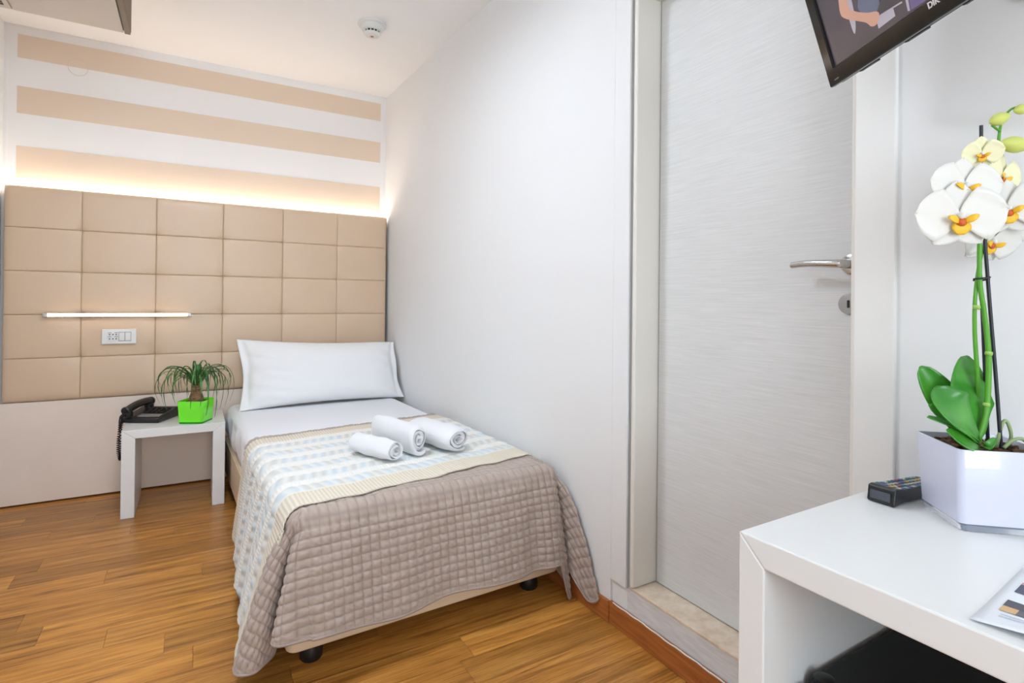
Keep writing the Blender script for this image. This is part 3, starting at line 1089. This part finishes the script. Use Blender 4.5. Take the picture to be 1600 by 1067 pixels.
def cube_pot(parent, corner, e1, size, top, h, m_out, m_base, m_in, foot=0.010):
    """square tapered planter: outer cup, recessed foot, liner; corner = nearest bottom corner, e1 along its left side"""
    a = math.atan2(e1[1], e1[0])
    c = Vector((0, 0, 0))
    R = Matrix.Rotation(a, 4, 'Z')

    def sq(s_, r, n=5):
        return rrect(-s_ / 2, s_ / 2, -s_ / 2, s_ / 2, r, n)

    def loft(levels, close_top=False, close_bottom=False):
        ring = [[tuple(R @ Vector((x_, y_, z_))) for x_, y_ in sq(s_, r_)] for s_, r_, z_ in levels]
        mb = MB().grid(np.array(ring), closev=True)
        k = len(ring[0])
        if close_bottom:
            mb.f.append(tuple(reversed(range(k))))
        if close_top:
            mb.f.append(tuple(range((len(ring) - 1) * k, len(ring) * k)))
        return mb
    wt = 0.0035
    r = 0.010
    loft([(size, r, foot), (size + (top - size) * 0.5, r, (foot + h) / 2), (top, r, h - 0.001), (top - 0.001, r, h), (top - 2 * wt + 0.001, r - 0.003, h), (top - 2 * wt, r - 0.003, h - 0.001),
          (top - 2 * wt - 0.004, r - 0.003, h - 0.05)], False, True).build('pot', m_out, parent, smooth=True, sharp=35)
    loft([(size - 0.004, r, 0.0), (size - 0.001, r, foot - 0.003), (size - 0.006, r, foot)], True, True).build('pot_foot', m_base, parent, smooth=True, sharp=35)
    sl_ = top - 2 * wt - 0.003
    g = 14
    X, Y = np.meshgrid(np.linspace(-sl_ / 2 + 0.002, sl_ / 2 - 0.002, g), np.linspace(-sl_ / 2 + 0.002, sl_ / 2 - 0.002, g), indexing='ij')
    Z = h - 0.012 + 0.004 * np.sin(X * 300) * np.cos(Y * 260)
    MB().grid(np.stack([X, Y, Z], -1)).xf(R).build('soil', MATS['soil'], parent, smooth=True)


pp = thing('potted_palm', 'small ponytail palm with arching grassy leaves in a bright green square pot', 'potted plant', (0.033, 3.400, NTH + 0.0005))
cube_pot(pp, None, (-0.89, 0.456), 0.122, 0.132, 0.118, MATS['green_acrylic'], MATS['green_dark'], None, 0.009)
MB().lathe([(0.0, 0.095), (0.034, 0.10), (0.037, 0.115), (0.033, 0.135), (0.024, 0.16), (0.018, 0.185), (0.016, 0.21), (0.010, 0.225), (0, 0.226)], 18).build('trunk', MATS['trunk'], pp, smooth=True)
rl_ = random.Random(11)
for k in range(54):
    a = 2 * PI * k / 54 * 7 + rl_.uniform(-0.2, 0.2)
    reach = rl_.uniform(0.085, 0.19)
    rise = rl_.uniform(0.045, 0.095) if reach > 0.1 else rl_.uniform(0.05, 0.11)
    drop = rl_.uniform(0.04, 0.16) * (reach / 0.16)
    z0 = 0.205 + rl_.uniform(-0.015, 0.02)
    d = Vector((math.cos(a), math.sin(a), 0))
    sw = Vector((-d.y, d.x, 0)) * rl_.uniform(-0.03, 0.03)
    if d.y > 0.5:
        reach *= 0.8
    P0 = Vector((0, 0, z0)) + d * 0.012
    up3 = Vector((0, 0, 1))
    pts = catmull([P0, P0 + d * reach * 0.34 + up3 * rise * 0.80, P0 + d * reach * 0.72 + sw * 0.4 + up3 * rise, P0 + d * reach * 0.97 + sw * 0.8 + up3 * (rise - drop * 0.35),
                   P0 + d * reach * 1.0 + sw + up3 * (rise - drop * 0.85), P0 + d * reach * 0.88 + sw * 1.1 + up3 * (rise - drop * 1.30)], 15)
    w0 = rl_.uniform(0.0036, 0.0052)
    L_, C_, R_ = [], [], []
    for i, p in enumerate(pts):
        t = (pts[min(i + 1, 14)] - pts[max(i - 1, 0)]).normalized()
        sd_ = t.cross(Vector((0, 0, 1)))
        if sd_.length < 1e-3:
            sd_ = Vector((-d.y, d.x, 0))
        sd_.normalize()
        up_ = sd_.cross(t)
        wv = w0 * (1 - (i / 14) ** 2.2) + 0.0004
        L_.append(tuple(p - sd_ * wv))
        C_.append(tuple(p - up_ * wv * 0.5))
        R_.append(tuple(p + sd_ * wv))
    lf = MB().grid(np.array([L_, C_, R_])).build('leaf', MATS['palm_leaf'], pp, smooth=True)
    s_ = lf.modifiers.new('thickness', 'SOLIDIFY')
    s_.thickness = 0.0006

# ------------------------------------------------------------------ ceiling: smoke detector, air conditioner, lamps
sm = thing('smoke_detector', 'round white smoke detector on the ceiling', 'smoke detector', (0.808, 2.865, ZC))
sm.scale = (1.30, 1.30, 1.1)
MB().lathe([(0.0, 0.0), (0.056, 0.0), (0.056, -0.010), (0.053, -0.013), (0.0, -0.013)], 40).build('base_ring', MATS['detector_white'], sm, smooth=True, sharp=40)
MB().lathe([(0.0, -0.012), (0.048, -0.012), (0.047, -0.022), (0.040, -0.032), (0.034, -0.036), (0.0, -0.036)], 40).build('housing', MATS['detector_white'], sm, smooth=True, sharp=40)
MB().lathe([(0.0, -0.036), (0.030, -0.036), (0.028, -0.047), (0.0, -0.047)], 32).build('sensing_chamber', MATS['black_matte'], sm, smooth=True, sharp=40)
for k in range(14):
    a = 2 * PI * k / 14
    MB().box(-0.0016, 0.0016, 0.0285, 0.0345, -0.048, -0.034).xf(Matrix.Rotation(a, 4, 'Z')).build('rib', MATS['detector_white'], sm)
MB().lathe([(0.0, -0.046), (0.033, -0.046), (0.031, -0.053), (0.024, -0.058), (0.0, -0.060)], 32).build('cap', MATS['detector_white'], sm, smooth=True, sharp=40)
MB().lathe([(0.0, -0.0592), (0.007, -0.0596), (0.006, -0.0615), (0, -0.062)], 16).build('indicator', mat('indicator_pink', (186, 120, 130), 0.4), sm, smooth=True)

ac = thing('air_conditioner', 'pale beige air conditioner casing fixed under the ceiling', 'air conditioner', (-0.55, 2.62, 2.30))
# local coordinates: x -0.30..0.30, y -0.42..0.435
MB().box(-0.30, 0.275, -0.42, 0.43, 0.006, ZC - 2.30 - 0.001).build('casing', MATS['ac_white'], ac, bevel=0.004)
MB().box(-0.105, 0.2745, -0.41, 0.428, 0.0, 0.006).build('lower_cover', MATS['ac_white'], ac, bevel=0.002)
MB().box(0.278, 0.300, -0.42, 0.437, 0.0, ZC - 2.30 - 0.001).build('end_cap', MATS['ac_brown'], ac, bevel=0.002)
for k in range(24):
    z = 0.012 + k * 0.0095
    MB().box(0.300, 0.3022, -0.40, 0.436, z, z + 0.005).build('rib', MATS['ac_brown'], ac)
MB().box(-0.30, -0.109, -0.41, 0.428, 0.0005, 0.006).build('intake_frame', MATS['ac_white'], ac, bevel=0.001)
MB().box(-0.285, -0.128, -0.38, 0.395, -0.001, 0.0005).build('intake_mesh', MATS['black_matte'], ac)
for k in range(20):
    MB().box(-0.285, -0.128, 0.37 - k * 0.022, 0.376 - k * 0.022, -0.003, -0.001).build('grille_bar', MATS['grey_plastic'], ac)

for nm, lx, ly, lb, lm in (('ceiling_lamp', 0.02, 1.80, 'round opal ceiling lamp above the foot of the bed', 'lamp_glass'), ('ceiling_lamp', 0.20, -0.75, 'added round fill lamp under the ceiling, out of view', 'fill_lamp_glass')):  # the second lamp is unseen, added as fill behind the camera
    t = thing(nm, lb, 'ceiling lamp', (lx, ly, ZC))
    MB().lathe([(0, 0), (0.05, 0), (0.05, -0.02), (0.012, -0.025), (0.012, -0.103), (0, -0.103)], 40).build('lamp_base', MATS['casing_white'], t, smooth=True, sharp=40)
    MB().grid(np.array([[(r_ * math.cos(a), r_ * math.sin(a), z_) for r_, z_ in ((0.160, -0.098), (0.170, -0.098), (0.170, -0.144), (0.160, -0.144))] for a in np.linspace(0, 2 * PI, 48, endpoint=False)]), True, True).build('lamp_rim', MATS['casing_white'], t, smooth=True, sharp=40)
    MB().lathe([(0, -0.102), (0.159, -0.102), (0.159, -0.138), (0, -0.139)], 48).build('lamp_glass', MATS[lm], t, smooth=True, sharp=50)

# ------------------------------------------------------------------ desk and what stands on it
DZ = 0.740
desk = thing('desk', 'white lacquered desk with thick mitred edges in the foreground', 'desk', (0.7545, 0.5695, 0), rad(-90 + 0.5))
# local x runs along the wall towards the viewer, local y towards the wall
bridge(desk, 1.25, 0.495, DZ, 0.0445, 0.0435, MATS['lacquer_white'], 0.0025)

mb_ = thing('minibar', 'black minibar fridge standing under the white desk', 'fridge', (1.02, 0.285, 0), 0)
MB().box(-0.165, 0.205, -0.22, 0.232, 0.01, 0.505).build('cabinet', MATS['black_matte'], mb_, bevel=0.004)
MB().box(-0.215, -0.169, -0.22, 0.232, 0.03, 0.500).build('door', MATS['black_matte'], mb_, bevel=0.006)
MB().lathe([(0, 0), (0.015, 0), (0.015, 0.007), (0.010, 0.010), (0, 0.010)], 20, cx=-0.152, cy=0.212).xf(Matrix.Translation((0, 0, 0.505))).build('hinge_cap', MATS['black_plastic'], mb_, smooth=True, sharp=40)
for fx in (-0.13, 0.17):
    for fy in (-0.18, 0.19):
        MB().lathe([(0, 0), (0.015, 0), (0.015, 0.012), (0, 0.012)], 12, cx=fx, cy=fy).build('foot', MATS['black_plastic'], mb_)

# remote control: body wedge, buttons
rc = thing('remote_control', 'black remote control with small coloured buttons beside the white planter', 'remote control', (1.078, 0.519, DZ + 0.0008), rad(-2))
prof = [(0.0, 0.004), (0.002, 0.0), (0.035, 0.004), (0.17, 0.004), (0.17, 0.020), (0.04, 0.027), (0.012, 0.031), (0.004, 0.029)]
M = frame_matrix((0, 0.0235, 0), (1, 0, 0), (0, 0, 1), (0, -1, 0))
MB().prism(prof, 0, 0.047, M).build('body', MATS['black_plastic'], rc, bevel=0.004, bseg=3)
MB().box(-0.0012, 0.0008, -0.017, 0.017, 0.007, 0.023).build('infrared_window', mat('ir_window', (70, 72, 80), 0.12), rc, bevel=0.0006)
btn = [(170, 168, 160), (60, 130, 132), (150, 70, 74), (190, 160, 80), (80, 96, 150), (130, 165, 160)]
bm_ = [mat('button_%d' % i, c, 0.5) for i, c in enumerate(btn)]
rb = random.Random(3)
for i in range(11):
    for j in range(4):
        x0 = 0.026 + i * 0.0125
        zt = 0.031 - (x0 - 0.012) / 0.028 * 0.004 if x0 < 0.04 else 0.027 - (x0 - 0.04) / 0.13 * 0.007
        y0 = -0.0175 + j * 0.0117
        ci = 0 if rb.random() < 0.45 else rb.randrange(1, 6)
        MB().box(x0 - 0.0035, x0 + 0.0035, y0 - 0.0033, y0 + 0.0033, zt - 0.001, zt + 0.0014).build('button', bm_[ci], rc, bevel=0.0008)

# leaflet with pictures, near corner of the desk top
lf = thing('leaflet', 'glossy printed leaflet lying at the front edge of the desk', 'leaflet', (0.772, 0.277, DZ + 0.0005), rad(-90 + 5))
# local x towards the viewer, local y towards the wall


def leaf_z(x, y):
    return 0.0006 + 0.010 * math.exp(-((y - 0.0) / 0.05) ** 2) * min(1.0, x / 0.06) ** 1.0 * 0.8 + 0.004 * math.exp(-(y / 0.03) ** 2) * 0.5


def sheetgrid(x0, x1, y0, y1, nx, ny, dz):
    return np.array([[(a, b, leaf_z(a, b) + dz) for b in np.linspace(y0, y1, ny)] for a in np.linspace(x0, x1, nx)])


o = MB().grid(sheetgrid(0, 0.21, 0, 0.295, 22, 30, 0)).build('sheet', MATS['paper'], lf, smooth=True)
s_ = o.modifiers.new('thickness', 'SOLIDIFY')
s_.thickness = 0.0008
for (x0, x1, y0, y1, c) in ((0.013, 0.10, 0.071, 0.093, (64, 62, 70)), (0.013, 0.028, 0.053, 0.071, (212, 172, 112)), (0.028, 0.10, 0.053, 0.071, (84, 80, 78)), (0.012, 0.10, 0.124, 0.155, (66, 64, 84)),
                            (0.012, 0.10, 0.155, 0.163, (190, 150, 150)), (0.012, 0.10, 0.175, 0.23, (90, 100, 120)), (0.018, 0.09, 0.040, 0.0415, (150, 165, 200)), (0.018, 0.09, 0.032, 0.0335, (160, 170, 200))):
    MB().grid(sheetgrid(x0, x1, y0, y1, 8, 6, 0.0008)).build('printed_picture', mat('print_%d_%d_%d' % c, c, 0.35), lf, smooth=True)

# ------------------------------------------------------------------ orchid
OC = Vector((1.1495, 0.399, DZ + 0.0005))
orc = thing('potted_orchid', 'white orchid with orange centres in a white square planter on the desk', 'potted plant', OC)
cube_pot(orc, None, (0.664, 0.747), 0.122, 0.134, 0.131, MATS['planter_white'], MATS['planter_clear'], None, 0.012)
for k in range(46):
    x_, y_ = rl_.uniform(-0.05, 0.05), rl_.uniform(-0.05, 0.05)
    s_ = rl_.uniform(0.004, 0.009)
    q = MB().box(-s_, s_, -s_ * 0.7, s_ * 0.7, -s_ * 0.4, s_ * 0.4).xf(Matrix.Translation((0, 0, 0.123)) @ Matrix.Rotation(math.atan2(0.747, 0.664), 4, 'Z') @ Matrix.Translation((x_, y_, 0)) @ Matrix.Rotation(rl_.random() * 3, 4, 'Z') @ Matrix.Rotation(rl_.uniform(-0.6, 0.6), 4, 'X'))
    q.build('bark_chip', MATS['soil'], orc, bevel=0.0012, bseg=1)


def rp(px, py, dd=0.0):
    """point of the plant, in its own frame, read off the photograph at the plant's distance plus dd"""
    v = FW + RT * ((px - 800) / FPX) - UP * ((py - 533.5 - SHIFT) / FPX)
    return CAMLOC + v * (0.925 + dd) - OC


def tocam(px, py):
    return -(FW + RT * ((px - 800) / FPX) - UP * ((py - 533.5 - SHIFT) / FPX)).normalized()



def stem(name, pts, r0, r1, m, seg=8, n=30):
    c = catmull(pts, n)
    return MB().tube(c, [r0 + (r1 - r0) * i / (n - 1) for i in range(n)], seg).build(name, m, orc, smooth=True, sharp=60)


stem('stake', [rp(1565, 712), rp(1556, 590), rp(1546, 470), rp(1538, 362), rp(1534, 280), rp(1533, 196)], 0.0030, 0.0028, MATS['stake'])
stem('stake', [rp(1544, 700, 0.03), rp(1538, 560, 0.02), rp(1534, 470, 0.014), rp(1532, 430, 0.012)], 0.0030, 0.0026, MATS['stake'])
stem('flower_stem', [rp(1527, 692, -0.005), rp(1541, 640, -0.005), rp(1545, 560, -0.004), rp(1538, 490, -0.004), rp(1531, 440, -0.006), rp(1531, 370, -0.006), rp(1536, 320, 0.004), rp(1546, 262, 0.012), rp(1558, 232, 0.012),
                     rp(1562, 205, 0.01), rp(1566, 188, 0.01), rp(1578, 172, 0.01), rp(1592, 166, 0.01)], 0.0048, 0.0016, MATS['orchid_stem'], n=60)
stem('flower_stem', [rp(1530, 690, 0.02), rp(1528, 600, 0.012), rp(1523, 520, 0.004), rp(1524, 460, 0.0), rp(1533, 400, 0.004), rp(1552, 350, 0.02), rp(1580, 330, 0.03)], 0.0040, 0.0020, MATS['orchid_stem'], n=40)
for px, py in ((1545, 552), (1541, 632), (1526, 480)):
    MB().tube([rp(px - 0.6, py + 3, -0.005), rp(px, py, -0.005), rp(px + 0.4, py - 3, -0.005)], [0.0050, 0.0058, 0.0050], 10).build('stem_node', mat('node_green', (150, 190, 90), 0.5) if 'node_green' not in MATS else MATS['node_green'], orc, smooth=True)
MB().tube([rp(1521, 436, -0.012), rp(1534, 435, -0.014), rp(1547, 433, -0.006)], 0.0015, 8).build('stem_clip', MATS['black_matte'], orc, smooth=True)
MB().tube([rp(1521, 438, 0.010), rp(1534, 438, 0.012), rp(1547, 436, 0.006)], 0.0015, 8).build('stem_clip', MATS['black_matte'], orc, smooth=True)


def broad_leaf(name, base, mid, tip, width, facing, m, parent, cup=0.25, n=18, k=9, thick=0.0016, blunt=0.45):
    pts = catmull([base, mid, tip], n)
    fac = facing.normalized()
    rowsL = []
    for i, p in enumerate(pts):
        u = i / (n - 1)
        t = (pts[min(i + 1, n - 1)] - pts[max(i - 1, 0)]).normalized()
        sd_ = t.cross(fac).normalized()
        nm_ = sd_.cross(t).normalized()
        wv = width * (math.sin(PI * min(1, u ** 0.75 * 0.98 + 0.02)) ** blunt) * (0.35 + 0.65 * min(1, u / 0.45)) if 0 < u < 1 else width * 0.06
        rowsL.append([tuple(p + sd_ * wv * v + nm_ * (cup * wv * v * v + 0.0)) for v in np.linspace(-1, 1, k)])
    o_ = MB().grid(np.array(rowsL)).build(name, m, parent, smooth=True)
    s2 = o_.modifiers.new('thickness', 'SOLIDIFY')
    s2.thickness = thick
    s2.offset = 0
    return o_


TOC = -FW    # towards the viewer
ol = MATS['orchid_leaf']
broad_leaf('leaf', rp(1531, 686, 0.0), rp(1512, 625, 0.01), rp(1512, 556, 0.045), 0.040, TOC + UP * 0.25 + RT * 0.1, ol, orc, 0.22)
broad_leaf('leaf', rp(1530, 690, -0.01), rp(1490, 640, -0.035), rp(1462, 604, -0.02), 0.036, TOC * 0.9 + UP * 0.7 + RT * -0.1, ol, orc, 0.30)
broad_leaf('leaf', rp(1528, 690, 0.02), rp(1475, 625, 0.04), rp(1438, 572, 0.05), 0.028, TOC + RT * -0.4 + UP * 0.3, ol, orc, 0.25)
broad_leaf('leaf', rp(1530, 692, 0.01), rp(1492, 662, 0.02), rp(1451, 632, 0.03), 0.018, TOC + UP * 0.6, ol, orc, 0.2)
broad_leaf('leaf', rp(1530, 690, -0.015), rp(1490, 668, -0.03), rp(1449, 652, -0.035), 0.017, TOC * 0.3 + UP, ol, orc, 0.2)
broad_leaf('leaf', rp(1532, 702, -0.02), rp(1506, 690, -0.045), rp(1479, 672, -0.05), 0.017, TOC * 0.9 + UP * 0.8, ol, orc, 0.3)
broad_leaf('leaf', rp(1530, 705, -0.01), rp(1543, 697, -0.03), rp(1556, 684, -0.03), 0.007, TOC + UP, ol, orc, 0.3)
MB().tube(catmull([rp(1556, 702, 0.0), rp(1566, 662, 0.0), rp(1574, 660, 0.0), rp(1580, 682, 0.0), rp(1572, 700, 0.0)], 20), 0.0028, 8).build('aerial_root', MATS['root'], orc, smooth=True)
MB().tube(catmull([rp(1568, 700, -0.02), rp(1582, 688, -0.02), rp(1598, 686, -0.02), rp(1610, 700, -0.02)], 16), 0.0028, 8).build('aerial_root', MATS['root'], orc, smooth=True)


def flower(center, facing, size, roll=0.0, yellow=False, openness=1.0):
    """moth orchid bloom: two broad side petals, three narrow sepals, lip with column"""
    fz = facing.normalized()
    rx = fz.cross(Vector((0, 0, 1))).normalized() * -1.0
    ry = fz.cross(rx)
    if ry.z < 0:
        ry, rx = -ry, -rx
    Mf = frame_matrix(center, rx, ry, fz) @ Matrix.Rotation(roll, 4, 'Z')
    fl = bpy.data.objects.new('flower', None)
    fl.empty_display_size = 0.02
    COL.objects.link(fl)
    fl.parent = orc
    pm_ = MATS['petal_yellow'] if yellow else MATS['petal']

    def petal(name, ang, length, width, lift, z0, bl=0.5, side=False):
        n, k = 12, 9
        g = []
        for i in range(n):
            u = i / (n - 1)
            if side:
                wv = width * (math.sin(PI * min(1.0, 0.04 + 0.96 * u ** 0.8)) ** 0.55) * (0.45 + 0.55 * min(1, u * 2.2))
            else:
                wv = width * math.sin(PI * min(1.0, 0.06 + 0.94 * u ** 0.85)) ** 0.7
            wv = max(wv, 0.0004)
            row = []
            for v in np.linspace(-1, 1, k):
                x_ = u * length
                y_ = v * wv
                z_ = z0 + lift * u * u - 0.10 * wv * v * v * (1 if not side else -0.6) + 0.015 * length * math.sin(6 * v + 4 * u) * u
                row.append(tuple(Mf @ (Matrix.Rotation(ang, 4, 'Z') @ Vector((x_, y_, z_)))))
            g.append(row)
        o_ = MB().grid(np.array(g)).build(name, pm_, fl, smooth=True)
        s2 = o_.modifiers.new('thickness', 'SOLIDIFY')
        s2.thickness = 0.0009
        s2.offset = 0
        return o_
    s = size
    petal('sepal', rad(90), 0.50 * s, 0.22 * s, -0.02 * s * openness, -0.004)
    petal('sepal', rad(-128), 0.46 * s, 0.20 * s, -0.02 * s, -0.004)
    petal('sepal', rad(-52), 0.46 * s, 0.20 * s, -0.02 * s, -0.004)
    petal('petal', rad(8), 0.55 * s, 0.36 * s, 0.04 * s / openness, 0.0, side=True)
    petal('petal', rad(172), 0.55 * s, 0.36 * s, 0.04 * s / openness, 0.0, side=True)
    # lip: mid lobe forward and down, two side lobes, callus and column
    lp_ = MB()
    g = []
    for i in range(8):
        u = i / 7
        wv = s * 0.115 * math.sin(PI * (0.12 + 0.8 * u)) ** 0.8
        g.append([tuple(Mf @ Vector((v * wv, -0.045 * s - 0.20 * s * u, 0.03 * s + 0.14 * s * u - 0.12 * s * u * u - 0.10 * wv * abs(v) * 4 * 0.2))) for v in np.linspace(-1, 1, 7)])
    lo = MB().grid(np.array(g)).build('lip', MATS['lip'], fl, smooth=True)
    s2 = lo.modifiers.new('thickness', 'SOLIDIFY')
    s2.thickness = 0.0012
    for sg in (-1, 1):
        g = []
        for i in range(7):
            u = i / 6
            wv = s * 0.05 * math.sin(PI * (0.15 + 0.75 * u))
            g.append([tuple(Mf @ Vector((sg * (0.03 * s + 0.15 * s * u), -0.06 * s + 0.06 * s * u + v * wv, 0.05 * s + 0.07 * s * math.sin(u * 2.2)))) for v in np.linspace(-1, 1, 5)])
        so = MB().grid(np.array(g)).build('lip_lobe', MATS['lip'], fl, smooth=True)
        s2 = so.modifiers.new('thickness', 'SOLIDIFY')
        s2.thickness = 0.0012
    MB().tube([Mf @ Vector((0, -0.075 * s, 0.02 * s)), Mf @ Vector((0, -0.07 * s, 0.06 * s)), Mf @ Vector((0, -0.06 * s, 0.085 * s))], [0.05 * s, 0.065 * s, 0.02 * s], 10).build('callus', MATS['lip_red'], fl, smooth=True)
    MB().tube([Mf @ Vector((0, 0.0, 0.0)), Mf @ Vector((0, 0.01 * s, 0.06 * s)), Mf @ Vector((0, -0.01 * s, 0.10 * s))], [0.04 * s, 0.045 * s, 0.02 * s], 10).build('column', MATS['petal'], fl, smooth=True)
    return fl


flower(rp(1499, 339, -0.045), TOC + RT * -0.25 + UP * -0.05, 0.118, rad(2))
flower(rp(1507, 291, -0.035), TOC + RT * -0.15 + UP * 0.05, 0.098, rad(-4))
flower(rp(1534, 240, -0.010), TOC + RT * -0.30 + UP * -0.35, 0.056, rad(5), True, 0.7)
flower(rp(1565, 276, 0.015), tocam(1565, 276) + RT * 0.9 + UP * 0.1, 0.080, rad(-10), True, 0.8)
flower(rp(1574, 326, 0.005), tocam(1574, 326) + RT * 0.35 + UP * 0.1, 0.105, rad(5))
flower(rp(1550, 376, 0.030), tocam(1550, 376) + RT * 0.7 - UP * 0.3, 0.098, rad(-6))


def bud(a, b, r):
    pts = [a.lerp(b, t) for t in np.linspace(0, 1, 9)]
    prof = [0.15, 0.55, 0.85, 1.0, 1.0, 0.9, 0.68, 0.4, 0.08]
    MB().tube(pts, [r * q for q in prof], 14).build('bud', MATS['bud'], orc, smooth=True)


bud(rp(1546, 192, 0.0), rp(1579, 179, 0.0), 0.0105)
bud(rp(1562, 223, 0.0), rp(1612, 230, 0.0), 0.0135)
bud(rp(1584, 173, 0.0), rp(1610, 168, 0.0), 0.0085)
MB().tube([rp(1550, 196, 0.003), rp(1562, 205, 0.008)], 0.0018, 8).build('bud_stalk', MATS['orchid_stem'], orc, smooth=True)

# ------------------------------------------------------------------ television on a wall arm
TA, TT_ = rad(29.4), rad(17)
wv_ = Vector((-math.sin(TA), -math.cos(TA), 0))
nh = Vector((-math.cos(TA), math.sin(TA), 0))
uv_ = Vector((0, 0, 1)) * math.cos(TT_) + nh * math.sin(TT_)
nv_ = wv_.cross(uv_)
if nv_.dot(nh) < 0:
    nv_ = -nv_
TVO = Vector((1.14, 0.6502, 1.5479))
tv = thing('television', 'black flat television tilted down from its wall arm beside the door', 'television', TVO)
MT = frame_matrix((0, 0, 0), wv_, uv_, nv_)
TW, THT = 0.56, 0.35
BZ, BB = 0.027, 0.034


def TB(x0, x1, y0, y1, z0, z1):
    return MB().box(x0, x1, y0, y1, z0, z1).xf(MT)


TB(0, TW, 0, BB, -0.012, 0.0).build('bezel', MATS['tv_bezel'], tv, bevel=0.003, bseg=3)
TB(0, TW, THT - BZ, THT, -0.012, 0.0).build('bezel', MATS['tv_bezel'], tv, bevel=0.003, bseg=3)
TB(0, BZ, 0.002, THT - 0.002, -0.012, -0.0002).build('bezel', MATS['tv_bezel'], tv, bevel=0.003, bseg=3)
TB(TW - BZ, TW, 0.002, THT - 0.002, -0.012, -0.0002).build('bezel', MATS['tv_bezel'], tv, bevel=0.003, bseg=3)
TB(0.003, TW - 0.003, 0.003, THT - 0.003, -0.030, -0.0125).build('back_cover', MATS['tv_back'], tv, bevel=0.006, bseg=3)
TB(0.06, TW - 0.06, 0.05, THT - 0.05, -0.055, -0.030).build('rear_bulge', MATS['tv_back'], tv, bevel=0.012, bseg=3)
for k in range(3):
    TB(0.07 + k * 0.12, 0.12 + k * 0.12, 0.0, 0.004, -0.024, -0.016).build('vent', MATS['tv_back'], tv, bevel=0.001)
scr = TB(BZ, TW - BZ, BB, THT - BZ, -0.012, -0.0045).build('screen', mat('screen_ground', (66, 60, 70), 0.2, emit=(82, 76, 86), estr=0.15), tv)


def flat(name, pts, m, parent, z):
    n_ = len(pts)
    return MB().add([tuple(MT @ Vector((p[0], p[1], z))) for p in pts], [tuple(range(n_))]).build(name, m, parent)


def scm(name, c, e=0.2):
    return mat(name, c, 0.3, emit=c, estr=e)


def smoothpoly(pts, n=40):
    P_ = [Vector((a, b, 0)) for a, b in pts]
    k = len(P_)
    out = []
    for i in range(k):
        a, b, c, d = P_[i - 1], P_[i], P_[(i + 1) % k], P_[(i + 2) % k]
        for j in range(5):
            t = j / 5
            q = 0.5 * ((2 * b) + (c - a) * t + (2 * a - 5 * b + 4 * c - d) * t * t + (3 * b - a - 3 * c + d) * t ** 3)
            out.append((q.x, q.y))
    return out


SKIN = scm('screen_skin', (192, 150, 130))
DENIM = scm('screen_denim', (92, 100, 122))
WHT = scm('screen_pale', (168, 164, 176))
DRK = scm('screen_dark', (62, 58, 66))
PUR = scm('screen_purple', (96, 84, 128))
z_ = -0.0043
flat('picture', smoothpoly([(0.139, 0.23), (0.136, 0.13), (0.127, 0.0985), (0.145, 0.082), (0.168, 0.0735), (0.182, 0.103), (0.195, 0.23)]), DENIM, scr, z_)
flat('picture', smoothpoly([(0.103, 0.17), (0.099, 0.095), (0.1015, 0.065), (0.112, 0.082), (0.118, 0.12), (0.120, 0.17)]), WHT, scr, z_ + 0.0001)
flat('picture', [(0.160, 0.060), (0.160, 0.045), (0.202, 0.046), (0.2025, 0.061), (0.172, 0.066)], WHT, scr, z_ + 0.0001)
flat('picture', [(0.166, 0.072), (0.170, 0.064), (0.2226, 0.060), (0.2203, 0.067), (0.205, 0.085), (0.18, 0.085)], DRK, scr, z_ + 0.0002)
flat('picture', [(0.2225, 0.0605), (0.2235, 0.0575), (0.170, 0.0625), (0.171, 0.0645)], WHT, scr, z_ + 0.00025)
flat('picture', [(0.236, 0.12), (0.2285, 0.040), (0.233, 0.038), (0.245, 0.12)], WHT, scr, z_ + 0.0001)
flat('picture', [(0.245, 0.12), (0.235, 0.038), (0.272, 0.037), (0.30, 0.12)], PUR, scr, z_ + 0.0001)
flat('picture', smoothpoly([(0.100, 0.19), (0.088, 0.145), (0.0817, 0.116), (0.090, 0.1015), (0.113, 0.085), (0.136, 0.069), (0.1455, 0.057), (0.158, 0.054), (0.170, 0.064), (0.1668, 0.0735), (0.145, 0.083), (0.118, 0.101), (0.107, 0.117), (0.112, 0.15), (0.125, 0.19)]), SKIN, scr, z_ + 0.0003)
# maker's lettering on the lower bezel
fc = bpy.data.curves.new('lettering', 'FONT')
fc.body = 'DIK'
fc.size = 0.0135
fc.extrude = 0.0003
fc.offset = 0.0004
fo = bpy.data.objects.new('lettering_curve', fc)
COL.objects.link(fo)
dg = bpy.context.evaluated_depsgraph_get()
me = bpy.data.meshes.new_from_object(fo.evaluated_get(dg))
bpy.data.objects.remove(fo, do_unlink=True)
me.transform(MT @ Matrix.Translation((0.2715, 0.0208, 0.0004)))
link('lettering', me, mat('lettering_silver', (226, 226, 230), 0.3), tv)
TB(0.020, 0.034, 0.0085, 0.0105, 0.0, 0.0004).build('small_print', MATS['grey_plastic'], tv)
# arm
ctr = MT @ Vector((TW * 0.5, THT * 0.5, -0.055))
wp = Vector((XD - TVO.x - 0.001, 0.33 - TVO.y, ctr.z))
ar = MB().tube([ctr, ctr.lerp(wp, 0.5) + Vector((0.02, -0.03, 0)), wp], 0.016, 12).build('wall_arm', MATS['tv_back'], tv, smooth=True, sharp=50)
MB().box(wp.x - 0.012, wp.x, wp.y - 0.05, wp.y + 0.05, wp.z - 0.09, wp.z + 0.09).build('wall_plate', MATS['tv_back'], tv, bevel=0.002)
